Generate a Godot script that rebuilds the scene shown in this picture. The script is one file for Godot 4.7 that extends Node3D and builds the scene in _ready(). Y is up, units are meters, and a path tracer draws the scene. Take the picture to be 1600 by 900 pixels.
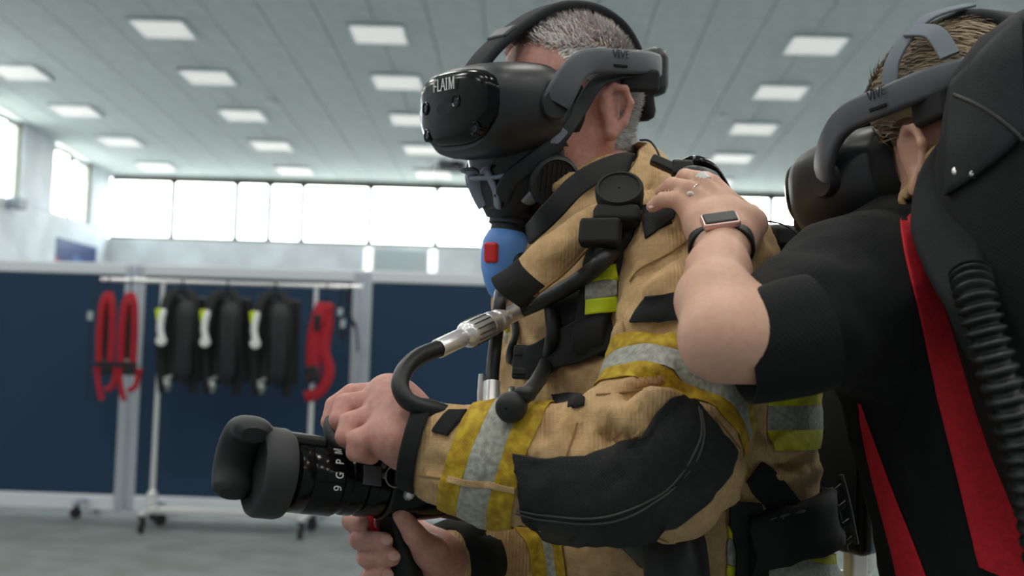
extends Node3D
# A training hall: a firefighter in breathing apparatus and VR headset holds a nozzle, an instructor behind him lays a hand on his shoulder.

const F := 1780.0            # focal length in pixels of the 1600 x 900 frame
const EYE := 1.25            # height of the lens
const CEIL0 := 5.61          # ceiling height above the lens's own spot, it falls towards the far wall
const CSLOPE := 0.0556
var CB: Basis
var CP := Vector3(0, EYE, 0)
var M := {}
var taken := {}
var world_things := []
var rng := RandomNumberGenerator.new()

# ---------------------------------------------------------------- places
func P(px: float, py: float, d: float) -> Vector3:      # the point at depth d seen at a pixel
	var v: Vector3 = CB * Vector3((px - 800.0) / F, (450.0 - py) / F, -1.0)
	return CP + v * (d / -v.z)

func toward(px: float, py: float) -> Vector3:
	return (CB * Vector3((px - 800.0) / F, (450.0 - py) / F, -1.0)).normalized()

func PA(list: Array) -> PackedVector3Array:
	var o := PackedVector3Array()
	for a in list:
		o.append(P(a[0], a[1], a[2]))
	return o

# ---------------------------------------------------------------- nodes
func numbered(called: String) -> String:
	var k: int = taken.get(called, 0)
	taken[called] = k + 1
	return called if k == 0 else "%s_%03d" % [called, k]

func meta(o: Node, label: String, category: String, group := "", kind := ""):
	if label: o.set_meta("label", label)
	if category: o.set_meta("category", category)
	if group: o.set_meta("group", group)
	if kind: o.set_meta("kind", kind)

func thing(called: String, label: String, category: String, base := Vector3.ZERO, group := "", in_world := true) -> Node3D:
	var o := Node3D.new()
	o.name = numbered(called)
	add_child(o, true)
	o.position = base
	meta(o, label, category, group)
	if in_world: world_things.append(o)
	return o

func obj(called: String, mesh: Mesh, m: Material, parent: Node = self, label := "") -> MeshInstance3D:
	var o := MeshInstance3D.new()
	o.name = numbered(called) if parent == self else called
	o.mesh = mesh
	o.material_override = m
	o.cast_shadow = GeometryInstance3D.SHADOW_CASTING_SETTING_ON
	parent.add_child(o, true)
	if parent in world_things: o.position = -parent.position
	if label: o.set_meta("label", label)
	return o

func structure(called: String, mesh: Mesh, m: Material) -> MeshInstance3D:
	var o := obj(called, mesh, m)
	o.set_meta("kind", "structure")
	return o

# ---------------------------------------------------------------- materials
func mat(c: Color, rough := 0.7, metal := 0.0) -> StandardMaterial3D:
	var m := StandardMaterial3D.new()
	m.albedo_color = c
	m.roughness = rough
	m.metallic = metal
	m.cull_mode = BaseMaterial3D.CULL_DISABLED
	return m

func C(r: float, g: float, b: float) -> Color:
	return Color(r / 255.0, g / 255.0, b / 255.0)

func noise_tex(freq: float, lo: Color, hi: Color, octaves := 4, size := 256, sd := 1, normal := false, bump := 4.0) -> NoiseTexture2D:
	var n := FastNoiseLite.new()
	n.seed = sd
	n.noise_type = FastNoiseLite.TYPE_SIMPLEX_SMOOTH
	n.frequency = freq
	n.fractal_octaves = octaves
	var t := NoiseTexture2D.new()
	t.width = size
	t.height = size
	t.seamless = true
	t.noise = n
	if normal:
		t.as_normal_map = true
		t.bump_strength = bump
	else:
		var g := Gradient.new()
		g.set_color(0, lo)
		g.set_color(1, hi)
		g.set_offset(0, 0.25)
		g.set_offset(1, 0.75)
		t.color_ramp = g
	return t

func weave_normal(kind: int) -> ImageTexture:       # 0 rip-stop ribs, 1 webbing, 2 knit
	var s := 256
	var im := Image.create(s, s, false, Image.FORMAT_RGBA8)
	var n := FastNoiseLite.new()
	n.seed = 7 + kind
	n.frequency = 0.06
	for y in s:
		for x in s:
			var h := 0.5
			if kind == 0:
				h = 0.45 + 0.2 * sin(x * TAU / 16.0) + 0.08 * sin(y * TAU / 8.0 + (PI if (x / 16) % 2 else 0.0)) + (0.2 if y % 64 < 4 else 0.0)
			elif kind == 1:
				h = 0.5 + 0.25 * sin((x + (y / 16) * 8) * TAU / 32.0) + 0.15 * sin(y * TAU / 16.0)
			else:
				h = 0.5 + 0.2 * sin(x * TAU / 8.0) * sin(y * TAU / 8.0)
			h += 0.15 * n.get_noise_2d(x, y)
			im.set_pixel(x, y, Color(h, h, h, 1))
	im.bump_map_to_normal_map(3.0)
	return ImageTexture.create_from_image(im)

func textured(m: StandardMaterial3D, tex: Texture2D, scale_per_m: float, nrm: Texture2D = null, nscale := 1.0) -> StandardMaterial3D:
	m.uv1_triplanar = true
	m.uv1_scale = Vector3.ONE * scale_per_m
	if tex: m.albedo_texture = tex
	if nrm:
		m.normal_enabled = true
		m.normal_texture = nrm
		m.normal_scale = nscale
	return m

# ---------------------------------------------------------------- mesh builder
class Mb:
	var v := PackedVector3Array()
	var n := PackedVector3Array()
	var c := PackedColorArray()
	var ix := PackedInt32Array()

	func mesh() -> ArrayMesh:
		var a := []
		a.resize(Mesh.ARRAY_MAX)
		a[Mesh.ARRAY_VERTEX] = v
		a[Mesh.ARRAY_NORMAL] = n
		if c.size() == v.size() and c.size() > 0: a[Mesh.ARRAY_COLOR] = c
		a[Mesh.ARRAY_INDEX] = ix
		var m := ArrayMesh.new()
		m.add_surface_from_arrays(Mesh.PRIMITIVE_TRIANGLES, a)
		return m

	func tris() -> TriangleMesh:
		var fs := PackedVector3Array()
		fs.resize(ix.size())
		for i in ix.size(): fs[i] = v[ix[i]]
		var t := TriangleMesh.new()
		t.create_from_faces(fs)
		return t

	func add(o: Mb, x := Transform3D()) -> Mb:
		var k := v.size()
		for p in o.v: v.append(x * p)
		for q in o.n: n.append((x.basis * q).normalized())
		for i in o.ix: ix.append(i + k)
		if o.c.size() > 0: c.append_array(o.c)
		return self

	func smooth():                                   # normals from the faces, shared vertices smooth
		n = PackedVector3Array()
		n.resize(v.size())
		for i in range(0, ix.size(), 3):
			var a := ix[i]; var b := ix[i + 1]; var d := ix[i + 2]
			var q := (v[d] - v[a]).cross(v[b] - v[a])
			n[a] += q; n[b] += q; n[d] += q
		for i in n.size(): n[i] = n[i].normalized()

	func face(p: PackedVector3Array):                # a flat convex polygon, corners clockwise seen from its front
		var k := v.size()
		var q := (p[2] - p[0]).cross(p[1] - p[0]).normalized()
		for a in p:
			v.append(a)
			n.append(q)
		for i in range(1, p.size() - 1): ix.append_array([k, k + i, k + i + 1])

	func box(lo: Vector3, hi: Vector3):
		var s := hi - lo
		rbox(s, min(s.x, min(s.y, s.z)) * 0.06, Transform3D(Basis(), (lo + hi) * 0.5))

	func rbox(size: Vector3, bevel: float, x := Transform3D()):
		var h := size * 0.5 - Vector3.ONE * bevel
		var lat := [[-90.0, -1], [-45.0, -1], [0.0, -1], [0.0, 1], [45.0, 1], [90.0, 1]]
		var k := v.size()
		for a in lat:
			var ph := deg_to_rad(a[0])
			for q in 4:
				for s in 3:
					var th := deg_to_rad(q * 90.0 + s * 45.0)
					var u := Vector3(cos(ph) * cos(th), sin(ph), cos(ph) * sin(th))
					var sx := 1 if q == 0 or q == 3 else -1
					var sz := 1 if q < 2 else -1
					v.append(x * (Vector3(sx * h.x, a[1] * h.y, sz * h.z) + u * bevel))
					n.append((x.basis * u).normalized())
		for i in 5:
			for j in 12:
				var a := k + i * 12 + j
				var b := k + i * 12 + (j + 1) % 12
				ix.append_array([a, b, a + 12, b, b + 12, a + 12])
		# the flat top and bottom
		for e in [0, 5]:
			var t := [k + e * 12, k + e * 12 + 3, k + e * 12 + 6, k + e * 12 + 9]
			if e == 0: ix.append_array([t[0], t[2], t[1], t[0], t[3], t[2]])
			else: ix.append_array([t[0], t[1], t[2], t[0], t[2], t[3]])

	# rings: arrays of equal length closed loops; smooth along both ways
	func loft(rings: Array, cap_a := true, cap_b := true):
		var k := v.size()
		var s: int = rings[0].size()
		for r in rings:
			for p in r:
				v.append(p)
				n.append(Vector3.ZERO)
		var first := ix.size()
		for i in rings.size() - 1:
			for j in s:
				var a := k + i * s + j
				var b := k + i * s + (j + 1) % s
				ix.append_array([a, b, a + s, b, b + s, a + s])
		# outward check: volume sign
		var vol := 0.0
		var mid := Vector3.ZERO
		for p in rings[0]: mid += p
		mid /= s
		for i in range(first, ix.size(), 3):
			vol += (v[ix[i]] - mid).dot((v[ix[i + 1]] - mid).cross(v[ix[i + 2]] - mid))
		if vol > 0.0:
			for i in range(first, ix.size(), 3):
				var t := ix[i + 1]
				ix[i + 1] = ix[i + 2]
				ix[i + 2] = t
		for i in range(first, ix.size(), 3):
			var a := ix[i]; var b := ix[i + 1]; var d := ix[i + 2]
			var q := (v[d] - v[a]).cross(v[b] - v[a])
			n[a] += q; n[b] += q; n[d] += q
		for i in range(k, v.size()): n[i] = n[i].normalized()
		for e in 2:
			if not [cap_a, cap_b][e]: continue
			var ring: PackedVector3Array = rings[0] if e == 0 else rings[-1]
			var near: PackedVector3Array = rings[1] if e == 0 else rings[-2]
			var cen := Vector3.ZERO
			for p in ring: cen += p
			cen /= s
			var nc := Vector3.ZERO
			for p in near: nc += p
			nc /= s
			var out := (cen - nc).normalized()
			var b0 := v.size()
			v.append(cen)
			n.append(out)
			for p in ring:
				v.append(p)
				n.append(out)
			for j in s:
				var a := b0 + 1 + j
				var b := b0 + 1 + (j + 1) % s
				if (v[b] - v[b0]).cross(v[a] - v[b0]).dot(out) > 0: ix.append_array([b0, a, b])
				else: ix.append_array([b0, b, a])

	# a round or flattened tube along points; radii one per point or one for all; flat = height of the section over its width, up its short way
	func tube(pts: PackedVector3Array, radii: Array, sides := 12, flat := 1.0, up := Vector3.ZERO, power := 2.0, caps := true):
		var rings := []
		var f := up
		for i in pts.size():
			var t := (pts[min(i + 1, pts.size() - 1)] - pts[max(i - 1, 0)]).normalized()
			if i == 0 and f == Vector3.ZERO:
				f = Vector3.UP if abs(t.y) < 0.9 else Vector3.RIGHT
			var w := t.cross(f if up == Vector3.ZERO else up).normalized()
			f = w.cross(t).normalized()
			var r: float = radii[min(i, radii.size() - 1)]
			var ring := PackedVector3Array()
			for j in sides:
				var a := j * TAU / sides
				var cx := cos(a); var cy := sin(a)
				if power != 2.0:
					cx = sign(cx) * pow(abs(cx), 2.0 / power)
					cy = sign(cy) * pow(abs(cy), 2.0 / power)
				ring.append(pts[i] + (w * cx + f * cy * flat) * r)
			rings.append(ring)
		loft(rings, caps, caps)

	# a strap: width across, thickness along the given normals
	func strap(pts: PackedVector3Array, nrm: PackedVector3Array, width: Array, thick: float):
		var rings := []
		for i in pts.size():
			var t := (pts[min(i + 1, pts.size() - 1)] - pts[max(i - 1, 0)]).normalized()
			var w := t.cross(nrm[i]).normalized()
			var u := w.cross(t).normalized()
			if u.dot(nrm[i]) < 0: u = -u
			var h: float = width[min(i, width.size() - 1)] * 0.5
			var b := thick * 0.35
			var ring := PackedVector3Array()
			for q in [[-h, -0.5], [-h + b, -0.5], [h - b, -0.5], [h, -0.5], [h + b * 0.3, 0.0], [h, 0.3], [h - b, 0.5], [0.0, 0.52], [-h + b, 0.5], [-h, 0.3], [-h - b * 0.3, 0.0]]:
				ring.append(pts[i] + w * q[0] + u * (q[1] * thick))
			rings.append(ring)
		loft(rings)

	# a turned shape about local z; profile of (radius, z)
	func lathe(prof: Array, seg := 32, x := Transform3D()):
		var rows := []
		for i in prof.size():
			var p: Vector2 = prof[i]
			var na := Vector2.ZERO
			var nb := Vector2.ZERO
			if i > 0: na = (p - Vector2(prof[i - 1])).normalized()
			if i < prof.size() - 1: nb = (Vector2(prof[i + 1]) - p).normalized()
			if na == Vector2.ZERO: na = nb
			if nb == Vector2.ZERO: nb = na
			if na.dot(nb) < 0.8:
				rows.append([p, na]); rows.append([p, nb])
			else:
				rows.append([p, (na + nb).normalized()])
		var k := v.size()
		for r in rows:
			for j in seg:
				var a := j * TAU / seg
				var q: Vector2 = r[1]
				v.append(x * Vector3(r[0].x * cos(a), r[0].x * sin(a), r[0].y))
				n.append((x.basis * Vector3(q.y * cos(a), q.y * sin(a), -q.x)).normalized())
		for i in rows.size() - 1:
			if rows[i][0] == rows[i + 1][0]: continue
			for j in seg:
				var a := k + i * seg + j
				var b := k + i * seg + (j + 1) % seg
				ix.append_array([a, a + seg, b, b, a + seg, b + seg])

	# a sheet with thickness over a grid of points [row][column]
	func sheet(g: Array, nr: Array, thick: float):
		var rows := g.size()
		var cols: int = g[0].size()
		var rings := []
		for i in rows:
			var ring := PackedVector3Array()
			for j in cols: ring.append(g[i][j] + nr[i][j] * thick)
			for j in cols: ring.append(g[i][cols - 1 - j])
			rings.append(ring)
		loft(rings)

# smooth curve through points
func curve(p: PackedVector3Array, per := 8, closed := false) -> PackedVector3Array:
	var o := PackedVector3Array()
	var m := p.size()
	for i in (m if closed else m - 1):
		var a := p[(i - 1 + m) % m] if closed else p[max(i - 1, 0)]
		var b := p[i]
		var c := p[(i + 1) % m]
		var d := p[(i + 2) % m] if closed else p[min(i + 2, m - 1)]
		for s in per: o.append(b.cubic_interpolate(c, a, d, float(s) / per))
	if not closed: o.append(p[m - 1])
	return o

func curve1(p: Array, per := 8) -> Array:
	var o := []
	for i in p.size() - 1:
		for s in per: o.append(lerpf(p[i], p[i + 1], float(s) / per))
	o.append(p[-1])
	return o

func tube_mesh(list: PackedVector3Array, radii: Array, sides := 12, per := 8, flat := 1.0, up := Vector3.ZERO, power := 2.0) -> Mb:
	var b := Mb.new()
	b.tube(curve(list, per), curve1(radii, per) if radii.size() > 1 else radii, sides, flat, up, power)
	return b

# a frame whose local z runs along a direction
func along(dir: Vector3, at: Vector3, hint := Vector3.UP) -> Transform3D:
	var z := dir.normalized()
	var x := hint.cross(z).normalized()
	return Transform3D(Basis(x, z.cross(x), z), at)

# ---------------------------------------------------------------- distance fields, meshed as surface nets
class Field:
	var o: Vector3
	var c: float
	var nx: int
	var ny: int
	var nz: int
	var f := PackedFloat32Array()

	func _init(lo: Vector3, hi: Vector3, cell: float):
		o = lo
		c = cell
		nx = int((hi.x - lo.x) / cell) + 2
		ny = int((hi.y - lo.y) / cell) + 2
		nz = int((hi.z - lo.z) / cell) + 2
		f.resize(nx * ny * nz)
		f.fill(1.0)

	func span(lo: Vector3, hi: Vector3) -> Array:
		var a := ((lo - o) / c).floor()
		var b := ((hi - o) / c).ceil()
		return [clampi(int(a.x), 0, nx - 1), clampi(int(b.x), 0, nx - 1), clampi(int(a.y), 0, ny - 1), clampi(int(b.y), 0, ny - 1), clampi(int(a.z), 0, nz - 1), clampi(int(b.z), 0, nz - 1)]

	func cap(a: Vector3, b: Vector3, ra: float, rb: float, k := 0.01):
		var m := maxf(ra, rb) + k + c * 2.0
		var s := span(a.min(b) - Vector3.ONE * m, a.max(b) + Vector3.ONE * m)
		var ba := b - a
		var il := 1.0 / maxf(ba.length_squared(), 1e-9)
		var dr := rb - ra
		for z in range(s[4], s[5] + 1):
			for y in range(s[2], s[3] + 1):
				var i: int = (z * ny + y) * nx + s[0]
				var p := Vector3(o.x + s[0] * c, o.y + y * c, o.z + z * c) - a
				for x in range(s[0], s[1] + 1):
					var h := clampf(p.dot(ba) * il, 0.0, 1.0)
					var d := (p - ba * h).length() - ra - dr * h
					var e := f[i]
					var q := k - absf(d - e)
					if q > 0.0: f[i] = minf(d, e) - q * q * 0.25 / k
					elif d < e: f[i] = d
					i += 1
					p.x += c

	func ell(at: Vector3, bs: Basis, r: Vector3, k := 0.01, cut := false):
		var m := maxf(r.x, maxf(r.y, r.z)) + k + c * 2.0
		var s := span(at - Vector3.ONE * m, at + Vector3.ONE * m)
		var inv := bs.transposed()
		var small := minf(r.x, minf(r.y, r.z))
		for z in range(s[4], s[5] + 1):
			for y in range(s[2], s[3] + 1):
				var i: int = (z * ny + y) * nx + s[0]
				var p := Vector3(o.x + s[0] * c, o.y + y * c, o.z + z * c) - at
				for x in range(s[0], s[1] + 1):
					var l := (inv * p) / r
					var k0 := l.length()
					var d := -small
					if k0 > 0.05: d = k0 * (k0 - 1.0) / (l / r).length()
					var e := f[i]
					if cut:
						d = -d
						var q := k - absf(d - e)
						if q > 0.0: f[i] = maxf(d, e) + q * q * 0.25 / k
						elif d > e: f[i] = d
					else:
						var q := k - absf(d - e)
						if q > 0.0: f[i] = minf(d, e) - q * q * 0.25 / k
						elif d < e: f[i] = d
					i += 1
					p.x += c

	# a trunk of ellipses stacked in height: keys [y, x, z, half front to back, half across], fwd its front
	func trunk(keys: Array, fwd: Vector3, k := 0.03):
		var side := fwd.cross(Vector3.UP).normalized()
		var y0: float = keys[0][0]
		var y1: float = keys[-1][0]
		for y in ny:
			var wy := o.y + y * c
			if wy < y0 - 0.06 or wy > y1 + 0.06: continue
			var t := clampf(wy, y0, y1)
			var j := 0
			while j < keys.size() - 2 and keys[j + 1][0] < t: j += 1
			var A: Array = keys[max(j - 1, 0)]; var B: Array = keys[j]; var D: Array = keys[j + 1]; var E: Array = keys[min(j + 2, keys.size() - 1)]
			var u: float = (t - B[0]) / (D[0] - B[0])
			var g := []
			for q in range(1, 5): g.append(cubic_interpolate(B[q], D[q], A[q], E[q], u))
			var over := absf(wy - t)
			for z in nz:
				var i := (z * ny + y) * nx
				for x in nx:
					var dx: float = o.x + x * c - g[0]
					var dz: float = o.z + z * c - g[1]
					var l: float = (dx * fwd.x + dz * fwd.z) / g[2]
					var w: float = (dx * side.x + dz * side.z) / g[3]
					var q2 := sqrt(sqrt(l * l * l * l * 0.5 + l * l * 0.5 * (l * l + 2.0 * w * w) + w * w * w * w))
					var d: float = (q2 - 1.0) * minf(g[2], g[3])
					if over > 0.0: d = maxf(d, 0.0) + over - 0.02 if d > -0.03 else over - 0.02
					if d > 0.2: i += 1; continue
					var e := f[i]
					var h := k - absf(d - e)
					if h > 0.0: f[i] = minf(d, e) - h * h * 0.25 / k
					elif d < e: f[i] = d
					i += 1

	func net(into: Mb):
		var at := {}
		var base := into.v.size()
		var st := [1, nx, nx * ny]
		for z in range(1, nz - 1):
			for y in range(1, ny - 1):
				var i := (z * ny + y) * nx + 1
				for x in range(1, nx - 1):
					var s := f[i] < 0.0
					if s != (f[i + 1] < 0.0): quad(i, st[1], st[2], s, at, into)
					if s != (f[i + nx] < 0.0): quad(i, st[2], st[0], s, at, into)
					if s != (f[i + st[2]] < 0.0): quad(i, st[0], st[1], s, at, into)
					i += 1
		# normals
		into.n.resize(into.v.size())
		for i in range(base, into.v.size()): into.n[i] = Vector3.ZERO

	func quad(i: int, sa: int, sb: int, s: bool, at: Dictionary, into: Mb):
		var q := [vert(i, at, into), vert(i - sa, at, into), vert(i - sa - sb, at, into), vert(i - sb, at, into)]
		if s: into.ix.append_array([q[0], q[2], q[1], q[0], q[3], q[2]])
		else: into.ix.append_array([q[0], q[1], q[2], q[0], q[2], q[3]])

	func vert(i: int, at: Dictionary, into: Mb) -> int:
		if at.has(i): return at[i]
		var x := i % nx
		var y := (i / nx) % ny
		var z := i / (nx * ny)
		var sum := Vector3.ZERO
		var m := 0
		var w := nx * ny
		var g := [f[i], f[i + 1], f[i + nx], f[i + nx + 1], f[i + w], f[i + w + 1], f[i + w + nx], f[i + w + nx + 1]]
		for e in [[0, 1], [2, 3], [4, 5], [6, 7], [0, 2], [1, 3], [4, 6], [5, 7], [0, 4], [1, 5], [2, 6], [3, 7]]:
			var a: float = g[e[0]]
			var b: float = g[e[1]]
			if (a < 0.0) != (b < 0.0):
				var t := a / (a - b)
				var pa := Vector3(e[0] & 1, (e[0] >> 1) & 1, e[0] >> 2)
				var pb := Vector3(e[1] & 1, (e[1] >> 1) & 1, e[1] >> 2)
				sum += pa.lerp(pb, t)
				m += 1
		var p := o + (Vector3(x, y, z) + sum / maxi(m, 1)) * c
		into.v.append(p)
		at[i] = into.v.size() - 1
		return at[i]

func box_of(pts: Array, pad: float) -> Array:
	var lo: Vector3 = pts[0]
	var hi: Vector3 = pts[0]
	for p in pts:
		lo = lo.min(p)
		hi = hi.max(p)
	return [lo - Vector3.ONE * pad, hi + Vector3.ONE * pad]

# chains: arrays of [point, radius] joined in turn
func chain_field(chains: Array, cell: float, k: float) -> Field:
	var pts := []
	var r := 0.0
	for ch in chains:
		for a in ch:
			pts.append(a[0])
			r = maxf(r, a[1])
	var b := box_of(pts, r + k + cell * 3)
	var f := Field.new(b[0], b[1], cell)
	for ch in chains:
		for i in ch.size() - 1:
			f.cap(ch[i][0], ch[i + 1][0], ch[i][1], ch[i + 1][1], ch[i][2] if ch[i].size() > 2 else k)
	return f

# ---------------------------------------------------------------- the scene
func _ready():
	rng.seed = 11
	# camera: a 47 mm lens on a 24 mm high frame, looking slightly up, tilted a little to one side
	CB = Basis(Vector3.UP, deg_to_rad(1.22)) * Basis(Vector3.RIGHT, deg_to_rad(3.70)) * Basis(Vector3.BACK, deg_to_rad(1.78))
	var cam := Camera3D.new()
	cam.name = "camera"
	var at := CameraAttributesPhysical.new()
	at.frustum_focal_length = 12.0 / (450.0 / F)
	at.frustum_focus_distance = 1.22
	at.exposure_aperture = 6.0
	at.frustum_near = 0.05
	at.frustum_far = 200.0
	cam.attributes = at
	cam.transform = Transform3D(CB, CP)
	add_child(cam)
	cam.current = true
	# daylight: an even overcast sky
	var we := WorldEnvironment.new()
	we.name = "environment"
	var env := Environment.new()
	env.background_mode = Environment.BG_SKY
	var sm := ProceduralSkyMaterial.new()
	sm.sky_top_color = Color(0.86, 0.93, 0.97)
	sm.sky_horizon_color = Color(0.97, 0.99, 1.0)
	sm.ground_bottom_color = Color(0.8, 0.82, 0.8)
	sm.ground_horizon_color = Color(0.88, 0.9, 0.9)
	sm.sky_energy_multiplier = SKY_E
	sm.ground_energy_multiplier = SKY_E * 0.75
	var sky := Sky.new()
	sky.sky_material = sm
	env.sky = sky
	env.ambient_light_source = Environment.AMBIENT_SOURCE_SKY
	env.tonemap_mode = Environment.TONE_MAPPER_LINEAR
	env.tonemap_exposure = 1.06
	env.sdfgi_enabled = true
	env.ssao_enabled = true
	env.ssil_enabled = true
	we.environment = env
	add_child(we)
	materials()
	room()
	ceiling_lights()
	boards()
	rack_and_kit()
	wall_things()
	man()
	woman()

const SKY_E := 3.0
const LAMP_E := 1.2

func materials():
	M.wall = textured(mat(C(205, 212, 216), 0.85), noise_tex(0.01, C(236, 236, 236), C(255, 255, 255)), 0.4)
	M.wall_dark = mat(C(150, 156, 160), 0.9)
	M.ceiling = textured(mat(C(220, 228, 226), 0.9), noise_tex(0.02, C(246, 246, 246), C(255, 255, 255), 5), 0.8)
	M.floor = textured(mat(C(124, 131, 132), 0.75), noise_tex(0.012, C(226, 230, 226), C(255, 255, 255), 5, 512, 4), 0.45)
	M.white_metal = mat(C(214, 222, 228), 0.4, 0.0)
	M.frame = mat(C(96, 92, 62), 0.5, 0.1)
	M.glass = mat(Color(0.95, 0.98, 0.97, 0.06), 0.02)
	M.glass.transparency = BaseMaterial3D.TRANSPARENCY_ALPHA
	M.blue_cloth = textured(mat(C(33, 61, 88), 0.95), noise_tex(0.08, C(225, 225, 225), C(255, 255, 255), 3), 6.0)
	M.alu = mat(C(196, 204, 212), 0.38, 0.55)
	M.lamp = mat(C(235, 232, 228), 0.5)
	M.lamp.emission_enabled = true
	M.lamp.emission = C(228, 226, 222)
	M.lamp.emission_energy_multiplier = 0.5
	M.wall_lamp = mat(C(250, 250, 250), 0.5)
	M.wall_lamp.emission_enabled = true
	M.wall_lamp.emission = C(250, 250, 252)
	M.wall_lamp.emission_energy_multiplier = 1.1
	M.grey_panel = mat(C(168, 180, 182), 0.6)
	M.rubber = mat(C(24, 27, 29), 0.55)
	M.chrome = mat(C(238, 238, 238), 0.28, 0.6)
	M.steel = mat(C(170, 172, 170), 0.35, 0.9)
	M.black = mat(C(17, 19, 21), 0.5)
	M.gloss = mat(C(12, 13, 15), 0.16)
	M.gloss.metallic_specular = 0.35
	M.webbing = textured(mat(C(24, 26, 28), 0.8), null, 60.0, weave_normal(1), 0.7)
	M.red = textured(mat(C(214, 32, 48), 0.85), noise_tex(0.05, C(225, 225, 225), C(255, 255, 255), 3), 8.0)
	M.red_web = mat(C(160, 18, 36), 0.8)
	M.hi = mat(C(206, 222, 20), 0.6)
	M.cyl = mat(C(24, 29, 31), 0.5)
	M.white_plastic = mat(C(225, 228, 226), 0.4)

func px_x(px: float, py: float, d: float) -> float: return P(px, py, d).x
func px_y(px: float, py: float, d: float) -> float: return P(px, py, d).y

const X0 := -7.85
const X1 := 9.0
const Z0 := -20.6
const Z1 := 7.0
func ceil_y(z: float) -> float: return CEIL0 + CSLOPE * z

func wall_box(b: Mb, x0: float, x1: float, y0: float, y1: float, z0: float, z1: float): b.box(Vector3(x0, y0, z0), Vector3(x1, y1, z1))

func room():
	var b := Mb.new()
	wall_box(b, X0 - 0.3, X1 + 0.3, -0.2, 0.0, Z0 - 0.3, Z1 + 0.3)
	structure("floor", b.mesh(), M.floor)
	# ceiling: a tilted slab with long boards under it, their joints running away from the lens
	var cs := structure("ceiling", ceiling_slab(), M.ceiling)
	var w := 0.6
	var nb := int((X1 - X0) / w) + 1
	var tilt := Basis(Vector3.RIGHT, -atan(CSLOPE))
	var length := (Z1 - Z0) / cos(atan(CSLOPE))
	var pb := Mb.new()
	pb.rbox(Vector3(w - 0.012, 0.03, length), 0.004)
	var pm := pb.mesh()
	for i in nb:
		var o := obj("ceiling_board", pm, M.ceiling, cs)
		var z := (Z0 + Z1) * 0.5
		o.transform = Transform3D(tilt, Vector3(X0 + w * (i + 0.5), ceil_y(z) + 0.01, z))
	# far wall with its band of windows
	var sill := 3.29
	b = Mb.new()
	wall_box(b, X0 - 0.3, X1 + 0.3, 0.0, sill, Z0 - 0.3, Z0)
	wall_box(b, X0 - 0.3, X1 + 0.3, ceil_y(Z0) - 0.03, ceil_y(Z0) + 0.3, Z0 - 0.3, Z0)
	structure("wall_back", b.mesh(), M.wall)
	var xs := [X0, -6.71, -5.54, -4.93, -4.32, -3.08, -1.86, -0.65, 0.56, 1.77, 2.98, 4.22, 5.43, 6.64, 7.85, X1]
	for i in xs.size() - 1:
		window(i + 1, Vector3(xs[i], sill, Z0 - 0.05), Vector3(xs[i + 1], sill, Z0 - 0.05), ceil_y(Z0) - 0.03 - sill, 0.05)
	# left wall: windows in pairs between white piers
	var s2 := 3.42
	b = Mb.new()
	wall_box(b, X0 - 0.3, X0, 0.0, s2, Z0, Z1)
	var zs := [-19.75, -18.15, -17.0, -15.4, -14.2, -12.6]
	var piers := [Z0, -19.75, -18.15, -17.0, -15.4, -14.2, -12.6, Z1]
	for i in range(0, piers.size(), 2): wall_box(b, X0 - 0.3, X0, s2, ceil_y(piers[i + 1]) + 0.1, piers[i], piers[i + 1])
	structure("wall_left", b.mesh(), M.wall)
	for i in range(0, zs.size(), 2):
		var zm: float = (zs[i] + zs[i + 1]) * 0.5
		window(16 + i, Vector3(X0 - 0.08, s2, zs[i]), Vector3(X0 - 0.08, s2, zm), ceil_y(zs[i]) - s2 - 0.02, 0.035)
		window(17 + i, Vector3(X0 - 0.08, s2, zm), Vector3(X0 - 0.08, s2, zs[i + 1]), ceil_y(zm) - s2 - 0.02, 0.035)
	b = Mb.new()
	wall_box(b, X1, X1 + 0.3, 0.0, ceil_y(Z1) + 0.2, Z0, Z1)
	structure("wall_right", b.mesh(), M.wall)
	b = Mb.new()
	wall_box(b, X0 - 0.3, X1 + 0.3, 0.0, ceil_y(Z1) + 0.2, Z1, Z1 + 0.3)
	structure("wall_front", b.mesh(), M.wall_dark)

func ceiling_slab() -> ArrayMesh:
	var b := Mb.new()
	var z := (Z0 + Z1) * 0.5
	b.rbox(Vector3(X1 - X0 + 0.6, 0.2, (Z1 - Z0) / cos(atan(CSLOPE)) + 0.6), 0.01, Transform3D(Basis(Vector3.RIGHT, -atan(CSLOPE)), Vector3((X0 + X1) * 0.5, ceil_y(z) + 0.13, z)))
	return b.mesh()

func window(k: int, a: Vector3, c: Vector3, h: float, t: float):
	var dir := (c - a).normalized()
	var deep := Vector3.UP.cross(dir)
	var o := Node3D.new()
	o.name = "window_%d" % k
	o.set_meta("kind", "structure")
	add_child(o)
	var w := (c - a).length()
	var bs := Basis(dir, Vector3.UP, dir.cross(Vector3.UP))
	var f := Mb.new()
	for q in [[t * 0.5, h * 0.5, t, h], [w - t * 0.5, h * 0.5, t, h], [w * 0.5, t * 0.5, w, t], [w * 0.5, h - t * 0.9, w, t * 1.8]]:
		f.rbox(Vector3(q[2], q[3], 0.06), 0.004, Transform3D(bs, a + dir * q[0] + Vector3.UP * q[1]))
	obj("window_frame", f.mesh(), M.frame, o)
	var g := Mb.new()
	g.rbox(Vector3(w - t, h - t, 0.012), 0.002, Transform3D(bs, a + dir * w * 0.5 + Vector3.UP * h * 0.5))
	obj("pane", g.mesh(), M.glass, o)

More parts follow.
